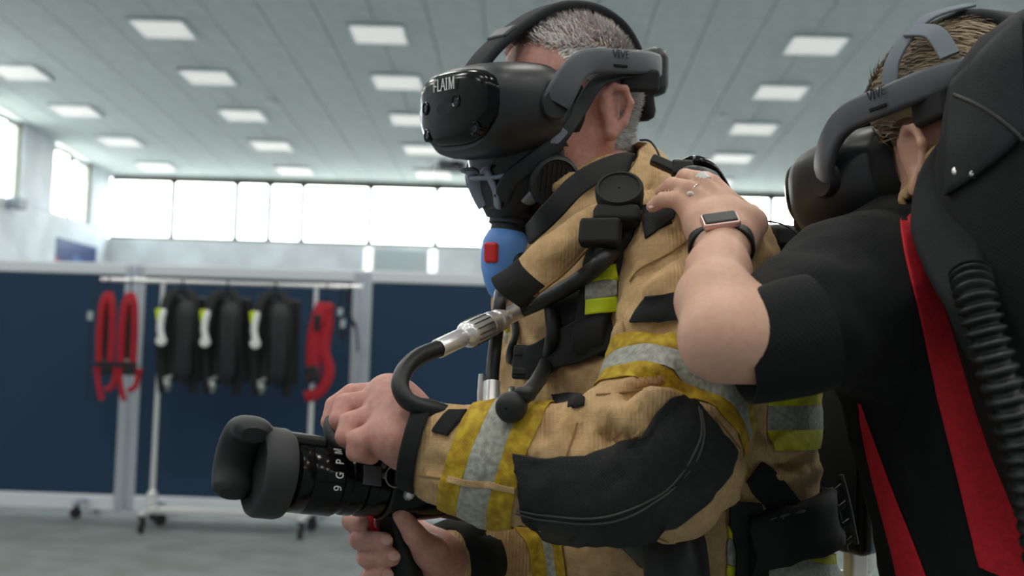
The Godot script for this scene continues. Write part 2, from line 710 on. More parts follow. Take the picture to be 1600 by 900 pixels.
func ceiling_lights():
	var fb := Mb.new()
	for q in [[-0.305, 0.0, 0.02, 0.63], [0.305, 0.0, 0.02, 0.63], [0.0, -0.305, 0.59, 0.02], [0.0, 0.305, 0.59, 0.02]]:
		fb.rbox(Vector3(q[2], 0.03, q[3]), 0.004, Transform3D(Basis(), Vector3(q[0], -0.005, q[1])))
	fb.rbox(Vector3(0.6, 0.012, 0.6), 0.003, Transform3D(Basis(), Vector3(0, 0.01, 0)))
	var db := Mb.new()
	db.rbox(Vector3(0.585, 0.012, 0.585), 0.003, Transform3D(Basis(), Vector3(0, -0.006, 0)))
	var fm := fb.mesh()
	var dm := db.mesh()
	var tilt := Basis(Vector3.RIGHT, -atan(CSLOPE))
	var rows := ["row closest to the far windows", "second row from the far windows", "third row from the far windows", "fourth row from the far windows", "fifth row from the far windows", "sixth row from the far windows", "eighth row from the far windows", "tenth row from the far windows", "row above the camera", "row behind the camera"]
	var cols := ["first", "second", "third", "fourth", "fifth", "sixth", "seventh"]
	var ds := [19.8, 18.0, 16.2, 14.4, 12.6, 10.8, 7.2, 3.6, 0.0, -3.6]
	for r in ds.size():
		for c in 7:
			var x := -1.86 + 2.45 * (c - 2)
			var y := ceil_y(-ds[r]) - 0.022
			var t := thing("ceiling_light", "square white ceiling light panel, %s, %s from the left wall" % [rows[r], cols[c]], "ceiling light", Vector3(x, y, -ds[r]), "square lights in the ceiling", false)
			t.basis = tilt
			obj("frame", fm, M.white_metal, t)
			obj("diffuser", dm, M.lamp, t)
			var l := AreaLight3D.new()
			l.name = "light"
			l.area_size = Vector2(0.58, 0.58)
			l.light_energy = LAMP_E * (1.0 if ds[r] > 10.0 else 2.5)
			l.light_color = Color(1.0, 0.985, 0.96)
			l.area_range = 40.0
			l.shadow_enabled = true
			l.rotation_degrees.x = -90
			l.position.y = -0.03
			t.add_child(l)

# ---------------------------------------------------------------- display boards
func castor(b: Mb, at: Vector3, r: float, turn: float):
	var bs := Basis(Vector3.UP, turn)
	b.lathe([Vector2(0.001, -0.011), Vector2(r * 0.9, -0.011), Vector2(r, -0.006), Vector2(r, 0.006), Vector2(r * 0.9, 0.011), Vector2(0.001, 0.011)], 18, Transform3D(bs, at + Vector3(0, r, 0)))
	b.rbox(Vector3(0.03, r * 1.2, 0.034), 0.004, Transform3D(bs, at + Vector3(0.008, r * 1.75, 0)))
	b.rbox(Vector3(0.05, 0.012, 0.05), 0.003, Transform3D(bs, at + Vector3(0, r * 2.5, 0)))

func board(x0: float, x1: float, d: float, label: String):
	var t := thing("display_board", label, "display board", Vector3((x0 + x1) * 0.5, 0, -d), "wheeled blue display boards")
	var top := 1.905
	var p := Mb.new()
	p.box(Vector3(x0 + 0.05, 0.15, -d - 0.018), Vector3(x1 - 0.05, top - 0.08, -d + 0.018))
	obj("panel", p.mesh(), M.blue_cloth, t, "dark blue fabric panel")
	for q in [[x0, x0 + 0.07], [x1 - 0.07, x1]]:
		p = Mb.new()
		p.rbox(Vector3(0.072, top - 0.04, 0.06), 0.012, Transform3D(Basis(), Vector3((q[0] + q[1]) * 0.5, 0.04 + (top - 0.04) * 0.5, -d)))
		for g in [-0.012, 0.012]: p.rbox(Vector3(0.008, top - 0.06, 0.012), 0.002, Transform3D(Basis(), Vector3((q[0] + q[1]) * 0.5 + g, 0.04 + (top - 0.04) * 0.5, -d + 0.028)))
		obj("post", p.mesh(), M.alu, t)
	p = Mb.new()
	p.rbox(Vector3(x1 - x0 - 0.1, 0.09, 0.055), 0.012, Transform3D(Basis(), Vector3((x0 + x1) * 0.5, top - 0.045, -d)))
	obj("top_rail", p.mesh(), M.white_metal, t)
	p = Mb.new()
	p.rbox(Vector3(x1 - x0 - 0.1, 0.12, 0.05), 0.012, Transform3D(Basis(), Vector3((x0 + x1) * 0.5, 0.1, -d)))
	obj("bottom_rail", p.mesh(), M.white_metal, t)
	for x in [x0 + 0.28, x1 - 0.28]:
		p = Mb.new()
		p.rbox(Vector3(0.05, 0.03, 0.5), 0.008, Transform3D(Basis(), Vector3(x, 0.12, -d)))
		obj("foot_bar", p.mesh(), M.alu, t)
		for z in [-0.2, 0.2]:
			p = Mb.new()
			castor(p, Vector3(x, 0, -d + z), 0.042, 0.6 + x)
			obj("castor", p.mesh(), M.rubber, t)

func boards():
	board(px_x(-190, 600, 8.6), px_x(203, 600, 8.6), 8.6, "dark blue wheeled display board at the far left edge")
	board(px_x(205, 600, 8.6), px_x(560, 600, 8.6), 8.62, "dark blue wheeled display board standing behind the clothes rack")
	board(px_x(562, 600, 8.6), px_x(925, 600, 8.6), 8.6, "dark blue wheeled display board behind the firefighter's chest")
	board(px_x(928, 600, 8.6), px_x(1330, 600, 8.6), 8.63, "dark blue wheeled display board hidden behind the firefighter's back")

# ---------------------------------------------------------------- the rack and what hangs on it
func rack_and_kit():
	var d := 8.0
	var zr := -d
	var t := thing("clothes_rack", "chrome wheeled clothes rack carrying breathing sets and harnesses", "clothes rack", Vector3(px_x(365, 600, d), 0, -d))
	var ry := px_y(365, 443, d)
	var ends := [px_x(158, 438, d), px_x(566, 448, d)]
	var b := tube_mesh(PackedVector3Array([Vector3(ends[0], ry, zr), Vector3(ends[1], ry, zr)]), [0.0155], 14, 1)
	obj("rail", b.mesh(), M.chrome, t)
	for px in [[247, 234], [488, 480]]:
		var xt := px_x(px[0], 600, d)
		b = tube_mesh(PackedVector3Array([Vector3(xt, ry, zr), Vector3(xt, 0.55, zr), Vector3(xt, 0.12, zr)]), [0.016, 0.018, 0.021], 14, 2)
		b.rbox(Vector3(0.06, 0.1, 0.06), 0.01, Transform3D(Basis(), Vector3(xt, 0.22, zr)))
		obj("upright", b.mesh(), M.chrome, t)
		b = Mb.new()
		b.rbox(Vector3(0.045, 0.03, 0.46), 0.01, Transform3D(Basis(), Vector3(xt, 0.135, zr)))
		obj("foot", b.mesh(), M.chrome, t)
		for z in [-0.2, 0.2]:
			b = Mb.new()
			castor(b, Vector3(xt, 0, zr + z), 0.045, 1.1 + z * 2.0)
			obj("castor", b.mesh(), M.rubber, t)
	b = Mb.new()
	b.rbox(Vector3(px_x(488, 600, d) - px_x(247, 600, d), 0.05, 0.03), 0.008, Transform3D(Basis(), Vector3(px_x(367, 600, d), 0.135, zr)))
	obj("base_bar", b.mesh(), M.chrome, t)
	# breathing sets: back plate hung by its harness, cylinder, shoulder straps, gauge hose, valve
	var set0 := breathing_set()
	var spots := [[287, "nearest the left upright of the rack", 0.06], [357, "in the middle of the three", -0.05], [432, "nearest the rack's right upright", 0.03]]
	for i in 3:
		var s: Node3D = set0 if i == 0 else set0.duplicate()
		if i > 0:
			s.name = numbered("breathing_set")
			add_child(s, true)
		s.position = Vector3(px_x(spots[i][0], 445, d), ry, zr)
		s.rotation.y = spots[i][2]
		s.set_meta("label", "black breathing set hanging on the rack, " + spots[i][1])
	# red harnesses
	var h0 := red_harness(0.0)
	var hs := [[172, "leftmost red webbing harness hanging on the clothes rack", 0.0], [206, "red webbing harness hanging in front of the white board posts", 0.12]]
	for i in 2:
		var s: Node3D = h0 if i == 0 else h0.duplicate()
		if i > 0:
			s.name = numbered("red_harness")
			add_child(s, true)
		s.position = Vector3(px_x(hs[i][0], 438, d), ry, zr)
		s.rotation.y = hs[i][2]
		s.set_meta("label", hs[i][1])
	var h2 := red_harness(1.0)
	h2.position = Vector3(px_x(512, 446, d), ry, zr)
	h2.set_meta("label", "red padded harness hooked beside the rack's right upright")
	# dark straps at both ends of the rail
	for q in [[146, "thin black strap hanging at the rack's left end", 0.85, 0.0], [544, "dark strap bundle with grey buckles at the rack's right end", 0.45, 1.0]]:
		var s := thing("hanging_strap", q[1], "strap", Vector3(px_x(q[0] if q[3] > 0 else 162, 440, d), ry, zr), "dark straps on the rack", false)
		var sb := Mb.new()
		var dx: float = -0.05 if q[3] == 0.0 else 0.0
		sb.tube(curve(PackedVector3Array([Vector3(0.0, 0.018, 0), Vector3(dx, -0.08, 0.02), Vector3(dx - 0.02, -0.3, 0.02), Vector3(dx - 0.01, -q[2], 0.03)])), [0.012], 8, 0.4)
		if q[3] > 0.0:
			sb.tube(curve(PackedVector3Array([Vector3(-0.03, 0.0, 0.02), Vector3(-0.05, -0.2, 0.03), Vector3(-0.02, -0.36, 0.03), Vector3(0.06, -0.25, 0.03), Vector3(0.09, -0.45, 0.02)])), [0.018], 8, 0.4)
			sb.tube(curve(PackedVector3Array([Vector3(0.02, 0.0, 0.02), Vector3(0.03, -0.2, 0.03), Vector3(0.08, -0.3, 0.03)])), [0.02], 8, 0.5)
		obj("strap", sb.mesh(), M.webbing, s)
		sb = Mb.new()
		sb.rbox(Vector3(0.035, 0.06, 0.015), 0.004, Transform3D(Basis(), Vector3(dx - 0.02, -0.26, 0.035)))
		obj("buckle", sb.mesh(), M.grey_panel, s)
		if q[3] > 0.0:
			sb = Mb.new()
			sb.rbox(Vector3(0.035, 0.05, 0.015), 0.004, Transform3D(Basis(), Vector3(-0.04, -0.18, 0.045)))
			obj("buckle", sb.mesh(), M.grey_panel, s)

func breathing_set() -> Node3D:
	var t := thing("breathing_set", "x", "breathing set", Vector3.ZERO, "breathing sets on the rack", false)
	var b := Mb.new()
	b.tube(curve(PackedVector3Array([Vector3(0, 0.02, -0.02), Vector3(0.0, 0.03, 0.0), Vector3(0, 0.0, 0.022), Vector3(0, -0.09, 0.01)])), [0.007], 8)
	obj("hook", b.mesh(), M.rubber, t)
	b = Mb.new()
	b.rbox(Vector3(0.3, 0.6, 0.04), 0.02, Transform3D(Basis(), Vector3(0.03, -0.4, 0.0)))
	obj("back_plate", b.mesh(), M.black, t)
	b = Mb.new()
	b.lathe([Vector2(0.001, -0.29), Vector2(0.04, -0.28), Vector2(0.068, -0.23), Vector2(0.072, -0.18), Vector2(0.072, 0.2), Vector2(0.06, 0.25), Vector2(0.025, 0.28), Vector2(0.018, 0.3)], 24, Transform3D(Basis(Vector3.RIGHT, PI / 2), Vector3(0.05, -0.42, 0.075)))
	obj("cylinder", b.mesh(), M.cyl, t)
	b = Mb.new()
	b.lathe([Vector2(0.001, 0), Vector2(0.028, 0.002), Vector2(0.034, 0.02), Vector2(0.02, 0.04), Vector2(0.014, 0.07), Vector2(0.001, 0.07)], 16, Transform3D(Basis(Vector3.RIGHT, PI / 2), Vector3(-0.06, -0.7, 0.06)))
	b.rbox(Vector3(0.07, 0.03, 0.03), 0.008, Transform3D(Basis(Vector3.BACK, 0.5), Vector3(-0.06, -0.68, 0.06)))
	obj("valve", b.mesh(), M.steel, t)
	for s in [-1.0, 1.0]:
		b = Mb.new()
		b.tube(curve(PackedVector3Array([Vector3(0.02 * s, -0.06, 0.02), Vector3(0.09 * s, -0.13, 0.07), Vector3(0.11 * s, -0.35, 0.1), Vector3(0.12 * s, -0.58, 0.05), Vector3(0.1 * s, -0.78, 0.03)])), [0.03, 0.034], 10, 0.4, Vector3.BACK)
		obj("shoulder_strap", b.mesh(), M.webbing, t)
	b = Mb.new()
	b.tube(curve(PackedVector3Array([Vector3(-0.1, -0.2, 0.12), Vector3(-0.115, -0.32, 0.13), Vector3(-0.1, -0.4, 0.13)])), [0.016, 0.02, 0.024], 12)
	obj("gauge_hose", b.mesh(), M.white_plastic, t)
	b = Mb.new()
	b.lathe([Vector2(0.001, -0.02), Vector2(0.034, -0.018), Vector2(0.037, 0.0), Vector2(0.034, 0.018), Vector2(0.001, 0.02)], 20, Transform3D(Basis(), Vector3(-0.1, -0.42, 0.14)))
	obj("gauge", b.mesh(), M.white_plastic, t)
	b = Mb.new()
	b.rbox(Vector3(0.045, 0.085, 0.02), 0.006, Transform3D(Basis(Vector3.BACK, 0.15), Vector3(-0.125, -0.24, 0.13)))
	obj("tag", b.mesh(), M.hi, t)
	return t

func red_harness(kind: float) -> Node3D:
	var t := thing("red_harness", "x", "harness", Vector3.ZERO, "red harnesses on the rack", false)
	var b := Mb.new()
	b.tube(curve(PackedVector3Array([Vector3(0, 0.0, -0.02), Vector3(0.0, 0.024, 0.0), Vector3(0, -0.01, 0.02), Vector3(0, -0.12, 0.005)])), [0.006], 8)
	obj("hook", b.mesh(), M.rubber, t)
	if kind == 0.0:
		for s in [-1.0, 1.0]:
			b = Mb.new()
			b.tube(curve(PackedVector3Array([Vector3(0.0, -0.09, 0.01), Vector3(0.032 * s, -0.17, 0.03), Vector3(0.045 * s, -0.36, 0.03), Vector3(0.042 * s, -0.58, 0.02)])), [0.014, 0.027, 0.028, 0.026], 10, 0.35, Vector3.BACK)
			obj("strap", b.mesh(), M.red_web, t)
		b = Mb.new()
		b.rbox(Vector3(0.06, 0.4, 0.02), 0.008, Transform3D(Basis(), Vector3(0, -0.36, 0.0)))
		b.rbox(Vector3(0.14, 0.1, 0.035), 0.012, Transform3D(Basis(), Vector3(0.0, -0.62, 0.01)))
		obj("pad", b.mesh(), M.black, t)
		b = Mb.new()
		b.tube(curve(PackedVector3Array([Vector3(-0.05, -0.62, 0.03), Vector3(-0.03, -0.75, 0.03), Vector3(0.0, -0.85, 0.03)])), [0.03, 0.03, 0.02], 10, 0.4, Vector3.BACK)
		b.tube(curve(PackedVector3Array([Vector3(0.09, -0.62, 0.03), Vector3(0.07, -0.74, 0.03), Vector3(0.02, -0.78, 0.03)])), [0.03, 0.032, 0.02], 10, 0.4, Vector3.BACK)
		obj("leg_loop", b.mesh(), M.red_web, t)
	else:
		b = Mb.new()
		b.tube(curve(PackedVector3Array([Vector3(-0.02, -0.12, 0.01), Vector3(-0.05, -0.22, 0.03), Vector3(-0.08, -0.4, 0.03), Vector3(-0.07, -0.66, 0.03)])), [0.03, 0.045, 0.045, 0.05], 10, 0.35, Vector3.BACK)
		b.tube(curve(PackedVector3Array([Vector3(-0.01, -0.12, 0.01), Vector3(0.02, -0.25, 0.02), Vector3(0.0, -0.45, 0.03), Vector3(0.04, -0.6, 0.03), Vector3(-0.02, -0.74, 0.03), Vector3(-0.12, -0.78, 0.03)])), [0.03, 0.04, 0.05, 0.055, 0.055, 0.04], 10, 0.4, Vector3.BACK)
		obj("strap", b.mesh(), M.red_web, t)
		b = Mb.new()
		b.rbox(Vector3(0.05, 0.12, 0.03), 0.01, Transform3D(Basis(), Vector3(-0.055, -0.26, 0.04)))
		obj("pad", b.mesh(), M.black, t)
		b = Mb.new()
		b.rbox(Vector3(0.09, 0.12, 0.04), 0.015, Transform3D(Basis(Vector3.BACK, 0.3), Vector3(-0.07, -0.62, 0.05)))
		obj("pad", b.mesh(), M.black, t)
	return t

# ---------------------------------------------------------------- things on the walls and the ceiling
func wall_things():
	# poster on the left wall: dark blue with a red wedge
	var x := X0 + 0.012
	var t := thing("poster", "dark blue poster with a red corner on the left wall", "poster", Vector3(x, 2.95, -19.2))
	var z0 := -18.35
	var z1 := -20.05
	var y0 := 2.3
	var y1 := 3.05
	var b := Mb.new()
	b.box(Vector3(X0, y0, z1), Vector3(x, y1, z0))
	obj("print", b.mesh(), mat(C(38, 56, 104), 0.5), t)
	b = Mb.new()
	var e := x + 0.003
	b.face(PackedVector3Array([Vector3(e, y0 + 0.02, z0 - 0.02), Vector3(e, y0 + 0.45, z0 - 0.02), Vector3(e, y0 + 0.02, z0 - 0.55)]))
	obj("red_wedge", b.mesh(), mat(C(205, 40, 52), 0.5), t)
	b = Mb.new()
	b.face(PackedVector3Array([Vector3(e, y0 + 0.3, z0 - 0.6), Vector3(e, y0 + 0.55, z0 - 0.75), Vector3(e, y0 + 0.4, z0 - 1.2), Vector3(e, y0 + 0.12, z0 - 1.0)]))
	obj("pale_shape", b.mesh(), mat(C(84, 110, 160), 0.5), t)
	# grey panel between two upright wall lights on the far wall
	var d := 20.56
	b = Mb.new()
	b.box(P(586, 424, d) + Vector3(0, 0, -0.05), P(673, 393, d) + Vector3(0, 0, 0.06))
	var o := obj("wall_panel", b.mesh(), M.grey_panel)
	meta(o, "grey wall panel between two bright upright lights", "wall panel")
	for q in [[577, 388, 428, "left"], [677, 391, 431, "right"]]:
		var a := P(q[0], q[1], d)
		var c := P(q[0], q[2], d)
		var l := thing("wall_light", "glowing white upright wall light at the %s end of the grey panel" % q[3], "wall light", Vector3(a.x, (a.y + c.y) * 0.5, a.z), "upright lights on the far wall")
		b = Mb.new()
		b.rbox(Vector3(0.15, a.y - c.y, 0.08), 0.035, Transform3D(Basis(), Vector3(a.x, (a.y + c.y) * 0.5, a.z + 0.06)))
		obj("tube", b.mesh(), M.wall_lamp, l)
		b = Mb.new()
		b.rbox(Vector3(0.11, a.y - c.y + 0.04, 0.03), 0.006, Transform3D(Basis(), Vector3(a.x, (a.y + c.y) * 0.5, a.z)))
		obj("holder", b.mesh(), M.white_metal, l)
		var ar := AreaLight3D.new()
		ar.name = "light"
		ar.area_size = Vector2(0.12, a.y - c.y - 0.02)
		ar.light_energy = 0.25
		ar.area_range = 30.0
		ar.shadow_enabled = true
		ar.rotation_degrees.y = 180
		ar.position.z = 0.13
		l.add_child(ar)
	# projector hung from the ceiling
	var pc := P(703, 260, 16.5)
	t = thing("projector", "dark projector hanging from the ceiling before the windows", "projector", pc)
	b = Mb.new()
	b.rbox(Vector3(0.42, 0.14, 0.34), 0.03, Transform3D(Basis(Vector3.UP, 0.3), pc))
	obj("body", b.mesh(), mat(C(70, 76, 80), 0.5), t)
	b = Mb.new()
	b.lathe([Vector2(0.05, 0), Vector2(0.06, 0.0), Vector2(0.06, 0.06), Vector2(0.045, 0.06), Vector2(0.04, 0.03), Vector2(0.001, 0.03)], 20, Transform3D(Basis(Vector3.UP, 0.3), pc + Vector3(0.1, 0, 0.17)))
	obj("lens", b.mesh(), M.gloss, t)
	b = tube_mesh(PackedVector3Array([pc + Vector3(0, 0.05, 0), Vector3(pc.x, ceil_y(pc.z) - 0.005, pc.z)]), [0.025], 10, 1)
	obj("mount", b.mesh(), M.white_metal, t)
	# smoke detectors
	for q in [[425, 156, "between the light rows on the left"], [1127, 180, "over the instructor's hand"]]:
		var dir := toward(q[0], q[1])
		var s := (CEIL0 - CP.y) / (dir.y - CSLOPE * dir.z)
		var at := CP + dir * s
		var p := thing("smoke_detector", "small white smoke detector on the ceiling " + q[2], "smoke detector", at, "smoke detectors")
		b = Mb.new()
		b.lathe([Vector2(0.001, -0.06), Vector2(0.045, -0.06), Vector2(0.06, -0.045), Vector2(0.075, -0.03), Vector2(0.085, -0.005)], 20, Transform3D(Basis(Vector3.RIGHT, -PI / 2), at))
		obj("housing", b.mesh(), M.white_plastic, p)
		b = Mb.new()
		b.lathe([Vector2(0.088, -0.02), Vector2(0.1, -0.015), Vector2(0.1, 0.0)], 20, Transform3D(Basis(Vector3.RIGHT, -PI / 2), at))
		obj("base", b.mesh(), M.white_metal, p)
	# loudspeaker on the left wall, at the frame's edge
	var sp := Vector3(X0 + 0.14, px_y(4, 316, 16.5), -16.6)
	t = thing("loudspeaker", "small dark loudspeaker on the left wall under the windows", "loudspeaker", sp)
	b = Mb.new()
	b.rbox(Vector3(0.18, 0.16, 0.3), 0.02, Transform3D(Basis(), sp))
	obj("cabinet", b.mesh(), mat(C(120, 128, 134), 0.6), t)
	b = Mb.new()
	b.rbox(Vector3(0.1, 0.04, 0.06), 0.008, Transform3D(Basis(), sp + Vector3(-0.1, 0, 0)))
	obj("bracket", b.mesh(), M.black, t)

# ---------------------------------------------------------------- people: heads and hands
func head_frame(px: float, py: float, d: float, yaw: float, pitch: float, roll: float) -> Transform3D:
	# yaw 0 faces the picture's left, positive turns towards the lens; local x his left, y up, z his front
	var b := Basis(Vector3.UP, yaw) * Basis(Vector3(0, 0, 1), Vector3(0, 1, 0), Vector3(-1, 0, 0))
	b = b * Basis(Vector3.RIGHT, pitch) * Basis(Vector3.BACK, roll)
	return Transform3D(b, P(px, py, d))

func head_local(cell: float, slim: float) -> Mb:
	var f := Field.new(Vector3(-0.12, -0.2, -0.16), Vector3(0.12, 0.16, 0.15), cell)
	var I := Basis()
	f.ell(Vector3(0, 0.043, -0.009), I, Vector3(0.077 * slim, 0.09, 0.095), 0.01)
	f.ell(Vector3(0, 0.0, 0.03), I, Vector3(0.066 * slim, 0.098, 0.068), 0.02)
	for s in [-1.0, 1.0]:
		f.cap(Vector3(0.05 * s * slim, -0.035, 0.0), Vector3(0.046 * s * slim, -0.072, 0.02), 0.024, 0.021, 0.02)
		f.cap(Vector3(0.046 * s * slim, -0.072, 0.02), Vector3(0.012 * s, -0.102, 0.078), 0.021, 0.02, 0.02)
		f.ell(Vector3(0.042 * s * slim, -0.03, 0.062), I, Vector3(0.026, 0.03, 0.026), 0.02)
	f.ell(Vector3(0, -0.1, 0.08), I, Vector3(0.024, 0.02, 0.02), 0.015)
	f.cap(Vector3(-0.034, 0.027, 0.087), Vector3(0.034, 0.027, 0.087), 0.011, 0.011, 0.012)
	for s in [-1.0, 1.0]:
		f.ell(Vector3(0.032 * s, 0.008, 0.1), I, Vector3(0.017, 0.011, 0.012), 0.008, true)
		f.ell(Vector3(0.032 * s, 0.008, 0.084), I, Vector3(0.0125, 0.0115, 0.0125), 0.003)
	f.cap(Vector3(0, 0.018, 0.095), Vector3(0, -0.022, 0.116), 0.008, 0.011, 0.01)
	f.ell(Vector3(0.011, -0.028, 0.106), I, Vector3(0.009, 0.007, 0.011), 0.005)
	f.ell(Vector3(-0.011, -0.028, 0.106), I, Vector3(0.009, 0.007, 0.011), 0.005)
	f.cap(Vector3(-0.02, -0.058, 0.09), Vector3(0.02, -0.058, 0.09), 0.007, 0.007, 0.006)
	f.cap(Vector3(-0.018, -0.067, 0.089), Vector3(0.018, -0.067, 0.089), 0.008, 0.008, 0.005)
	# neck
	f.cap(Vector3(0, -0.05, -0.035), Vector3(0, -0.17, -0.05), 0.058 * slim, 0.062 * slim, 0.03)
	# ears
	for s in [-1.0, 1.0]:
		var e := func(y: float, z: float, o := 0.0) -> Vector3: return Vector3((0.077 * slim + o) * s, y, z)
		f.ell(e.call(0.002, -0.012, -0.001), Basis(Vector3.UP, 0.35 * s), Vector3(0.008, 0.031, 0.018), 0.008)
		var hx := [e.call(0.002, 0.004, 0.003), e.call(0.02, 0.004, 0.006), e.call(0.033, -0.008, 0.009), e.call(0.03, -0.024, 0.013), e.call(0.012, -0.032, 0.015), e.call(-0.012, -0.024, 0.011), e.call(-0.028, -0.008, 0.005)]
		var rr := [0.004, 0.0045, 0.005, 0.005, 0.005, 0.0055, 0.0085]
		for i in 6: f.cap(hx[i], hx[i + 1], rr[i], rr[i + 1], 0.004)
		f.ell(e.call(0.004, -0.01, 0.014), I, Vector3(0.008, 0.012, 0.009), 0.004, true)
	var b := Mb.new()
	f.net(b)
	return b

func sdf_into(b: Mb, f: Field):
	f.net(b)

func relax(b: Mb, times := 1):                        # even out the net
	var nb := []
	nb.resize(b.v.size())
	for t in times:
		var s := PackedVector3Array()
		var k := PackedFloat32Array()
		s.resize(b.v.size())
		k.resize(b.v.size())
		for i in range(0, b.ix.size(), 3):
			var a := b.ix[i]; var c := b.ix[i + 1]; var d := b.ix[i + 2]
			s[a] += b.v[c] + b.v[d]; s[c] += b.v[a] + b.v[d]; s[d] += b.v[a] + b.v[c]
			k[a] += 2; k[c] += 2; k[d] += 2
		for i in b.v.size():
			if k[i] > 0: b.v[i] = b.v[i].lerp(s[i] / k[i], 0.5)

func PT(a: Array) -> Array:                            # [px, py, depth, radius] -> [point, radius]
	var o := [P(a[0], a[1], a[2]), a[3]]
	if a.size() > 4: o.append(a[4])
	return o

func chains_at(list: Array) -> Array:
	var o := []
	for ch in list:
		var c := []
		for a in ch: c.append(PT(a))
		o.append(c)
	return o

func nail(at: Vector3, out: Vector3, tip: Vector3, w: float, l: float) -> Mb:
	var b := Mb.new()
	var z := out.normalized()
	var y := (tip - z * tip.dot(z)).normalized()
	var x := Transform3D(Basis(y.cross(z), y, z), at)
	var g := []
	var nr := []
	for i in 6:
		var r := []
		var q := []
		for j in 6:
			var u := j / 5.0 * 2 - 1
			var v := i / 5.0 * 2 - 1
			var sq := sqrt(1.0 - 0.5 * v * v * v * v)
			r.append(x * Vector3(u * w * sq, v * l * (1.0 - 0.25 * u * u), -0.35 * u * u * w - 0.08 * v * v * l))
			q.append(z)
		g.append(r)
		nr.append(q)
	b.sheet(g, nr, 0.0008)
	return b

# hair as many short tapered blades on the head's surface; mask and flow are functions of the local point
func blades(b: Mb, src: Mb, x: Transform3D, count: int, mask: Callable, flow: Callable, length: Array, width: float, tint: Callable):
	var n := src.ix.size() / 3
	var made := 0
	var tries := 0
	while made < count and tries < count * 12:
		tries += 1
		var t := rng.randi() % n
		var A := src.v[src.ix[t * 3]]; var B := src.v[src.ix[t * 3 + 1]]; var D := src.v[src.ix[t * 3 + 2]]
		var u := rng.randf(); var w := rng.randf()
		if u + w > 1.0: u = 1.0 - u; w = 1.0 - w
		var p := A + (B - A) * u + (D - A) * w
		var nn := src.n[src.ix[t * 3]]
		var m: float = mask.call(p)
		if m <= 0.0 or rng.randf() > m: continue
		made += 1
		var dir: Vector3 = (flow.call(p, nn) + Vector3(rng.randf() - 0.5, rng.randf() - 0.5, rng.randf() - 0.5) * 0.5).normalized()
		var L: float = lerpf(length[0], length[1], rng.randf()) * clampf(m * 1.5, 0.3, 1.0)
		var side := dir.cross(nn).normalized() * width
		var mid := p + dir * L * 0.55 + nn * L * 0.05
		var tip := p + dir * L
		var k := b.v.size()
		for q in [p - side, p + side, mid - side * 0.8, mid + side * 0.8, tip]:
			b.v.append(x * q)
			b.n.append((x.basis * nn).normalized())
		var c: Color = tint.call(p)
		for q in 5: b.c.append(c)
		b.ix.append_array([k, k + 2, k + 1, k + 1, k + 2, k + 3, k + 2, k + 4, k + 3])

# ---------------------------------------------------------------- working on a garment's surface
var patch_jump := 0.03
var CT: TriangleMesh                                  # what is being dressed

func hit(px: float, py: float) -> Dictionary:
	var dir := toward(px, py)
	var r := CT.intersect_ray(CP + dir * 0.2, dir)
	if r.is_empty(): return {}
	var n: Vector3 = r.normal
	if n.dot(dir) > 0: n = -n
	return {"p": r.position, "n": n}

func on(px: float, py: float, off: float, d := 1.3) -> Vector3:
	var h := hit(px, py)
	if h.is_empty(): return P(px, py, d)
	return h.p - toward(px, py) * off

# a patch of cloth between two edges given as picture points
func edge_at(e: Array, t: float) -> Vector2:
	var m := e.size() - 1
	var s := clampf(t * m, 0.0, m - 0.0001)
	var i := int(s)
	var g := func(k: int) -> Vector2: return Vector2(e[clampi(k, 0, m)][0], e[clampi(k, 0, m)][1])
	return g.call(i).cubic_interpolate(g.call(i + 1), g.call(i - 1), g.call(i + 2), s - i)

func median(a: Array) -> float:
	a.sort()
	return a[a.size() / 2] if a.size() > 0 else -1.0

func patch(ea: Array, eb: Array, na: int, nb: int, off: float, thick: float) -> Mb:
	var px := []
	var dep := []
	for i in na + 1:
		var row := []
		var dr := []
		var a := edge_at(ea, float(i) / na)
		var c := edge_at(eb, float(i) / na)
		for j in nb + 1:
			var q := a.lerp(c, float(j) / nb)
			var h := hit(q.x, q.y)
			row.append(q)
			dr.append(-h.p.z if not h.is_empty() else -1.0)
		px.append(row)
		dep.append(dr)
	var g := []
	for i in na + 1:
		var row := []
		for j in nb + 1:
			var win := []
			for u in range(maxi(i - 2, 0), mini(i + 3, na + 1)):
				for w in range(maxi(j - 2, 0), mini(j + 3, nb + 1)):
					if dep[u][w] > 0.0: win.append(dep[u][w])
			var m := median(win)
			if m < 0.0: m = 1.25
			var z: float = dep[i][j]
			if z < 0.0 or absf(z - m) > patch_jump: z = m
			row.append(P(px[i][j].x, px[i][j].y, z))
		g.append(row)
	return laid(g, off, thick)

func laid(g: Array, off: float, thick: float) -> Mb:
	var nr := []
	var rows := g.size()
	var cols: int = g[0].size()
	for s in 3:                                        # cloth bridges small creases
		var h := g.duplicate(true)
		for i in rows:
			for j in cols:
				var sum := Vector3.ZERO
				var k := 0
				if i > 0 and i < rows - 1: sum += h[i - 1][j] + h[i + 1][j]; k += 2
				if j > 0 and j < cols - 1: sum += h[i][j - 1] + h[i][j + 1]; k += 2
				if k > 0:
					var q: Vector3 = h[i][j].lerp(sum / k, 0.5)
					if (q - CP).length() < (h[i][j] - CP).length(): g[i][j] = q
					else: g[i][j] = CP + (q - CP).normalized() * (h[i][j] - CP).length()
	for i in rows:
		var q := []
		for j in cols:
			var u: Vector3 = g[min(i + 1, rows - 1)][j] - g[max(i - 1, 0)][j]
			var w: Vector3 = g[i][min(j + 1, cols - 1)] - g[i][max(j - 1, 0)]
			var n := u.cross(w).normalized()
			if n.dot(CP - g[i][j]) < 0: n = -n
			q.append(n)
		nr.append(q)
	for i in rows:
		for j in cols: g[i][j] += nr[i][j] * off
	var b := Mb.new()
	b.sheet(g, nr, thick)
	return b

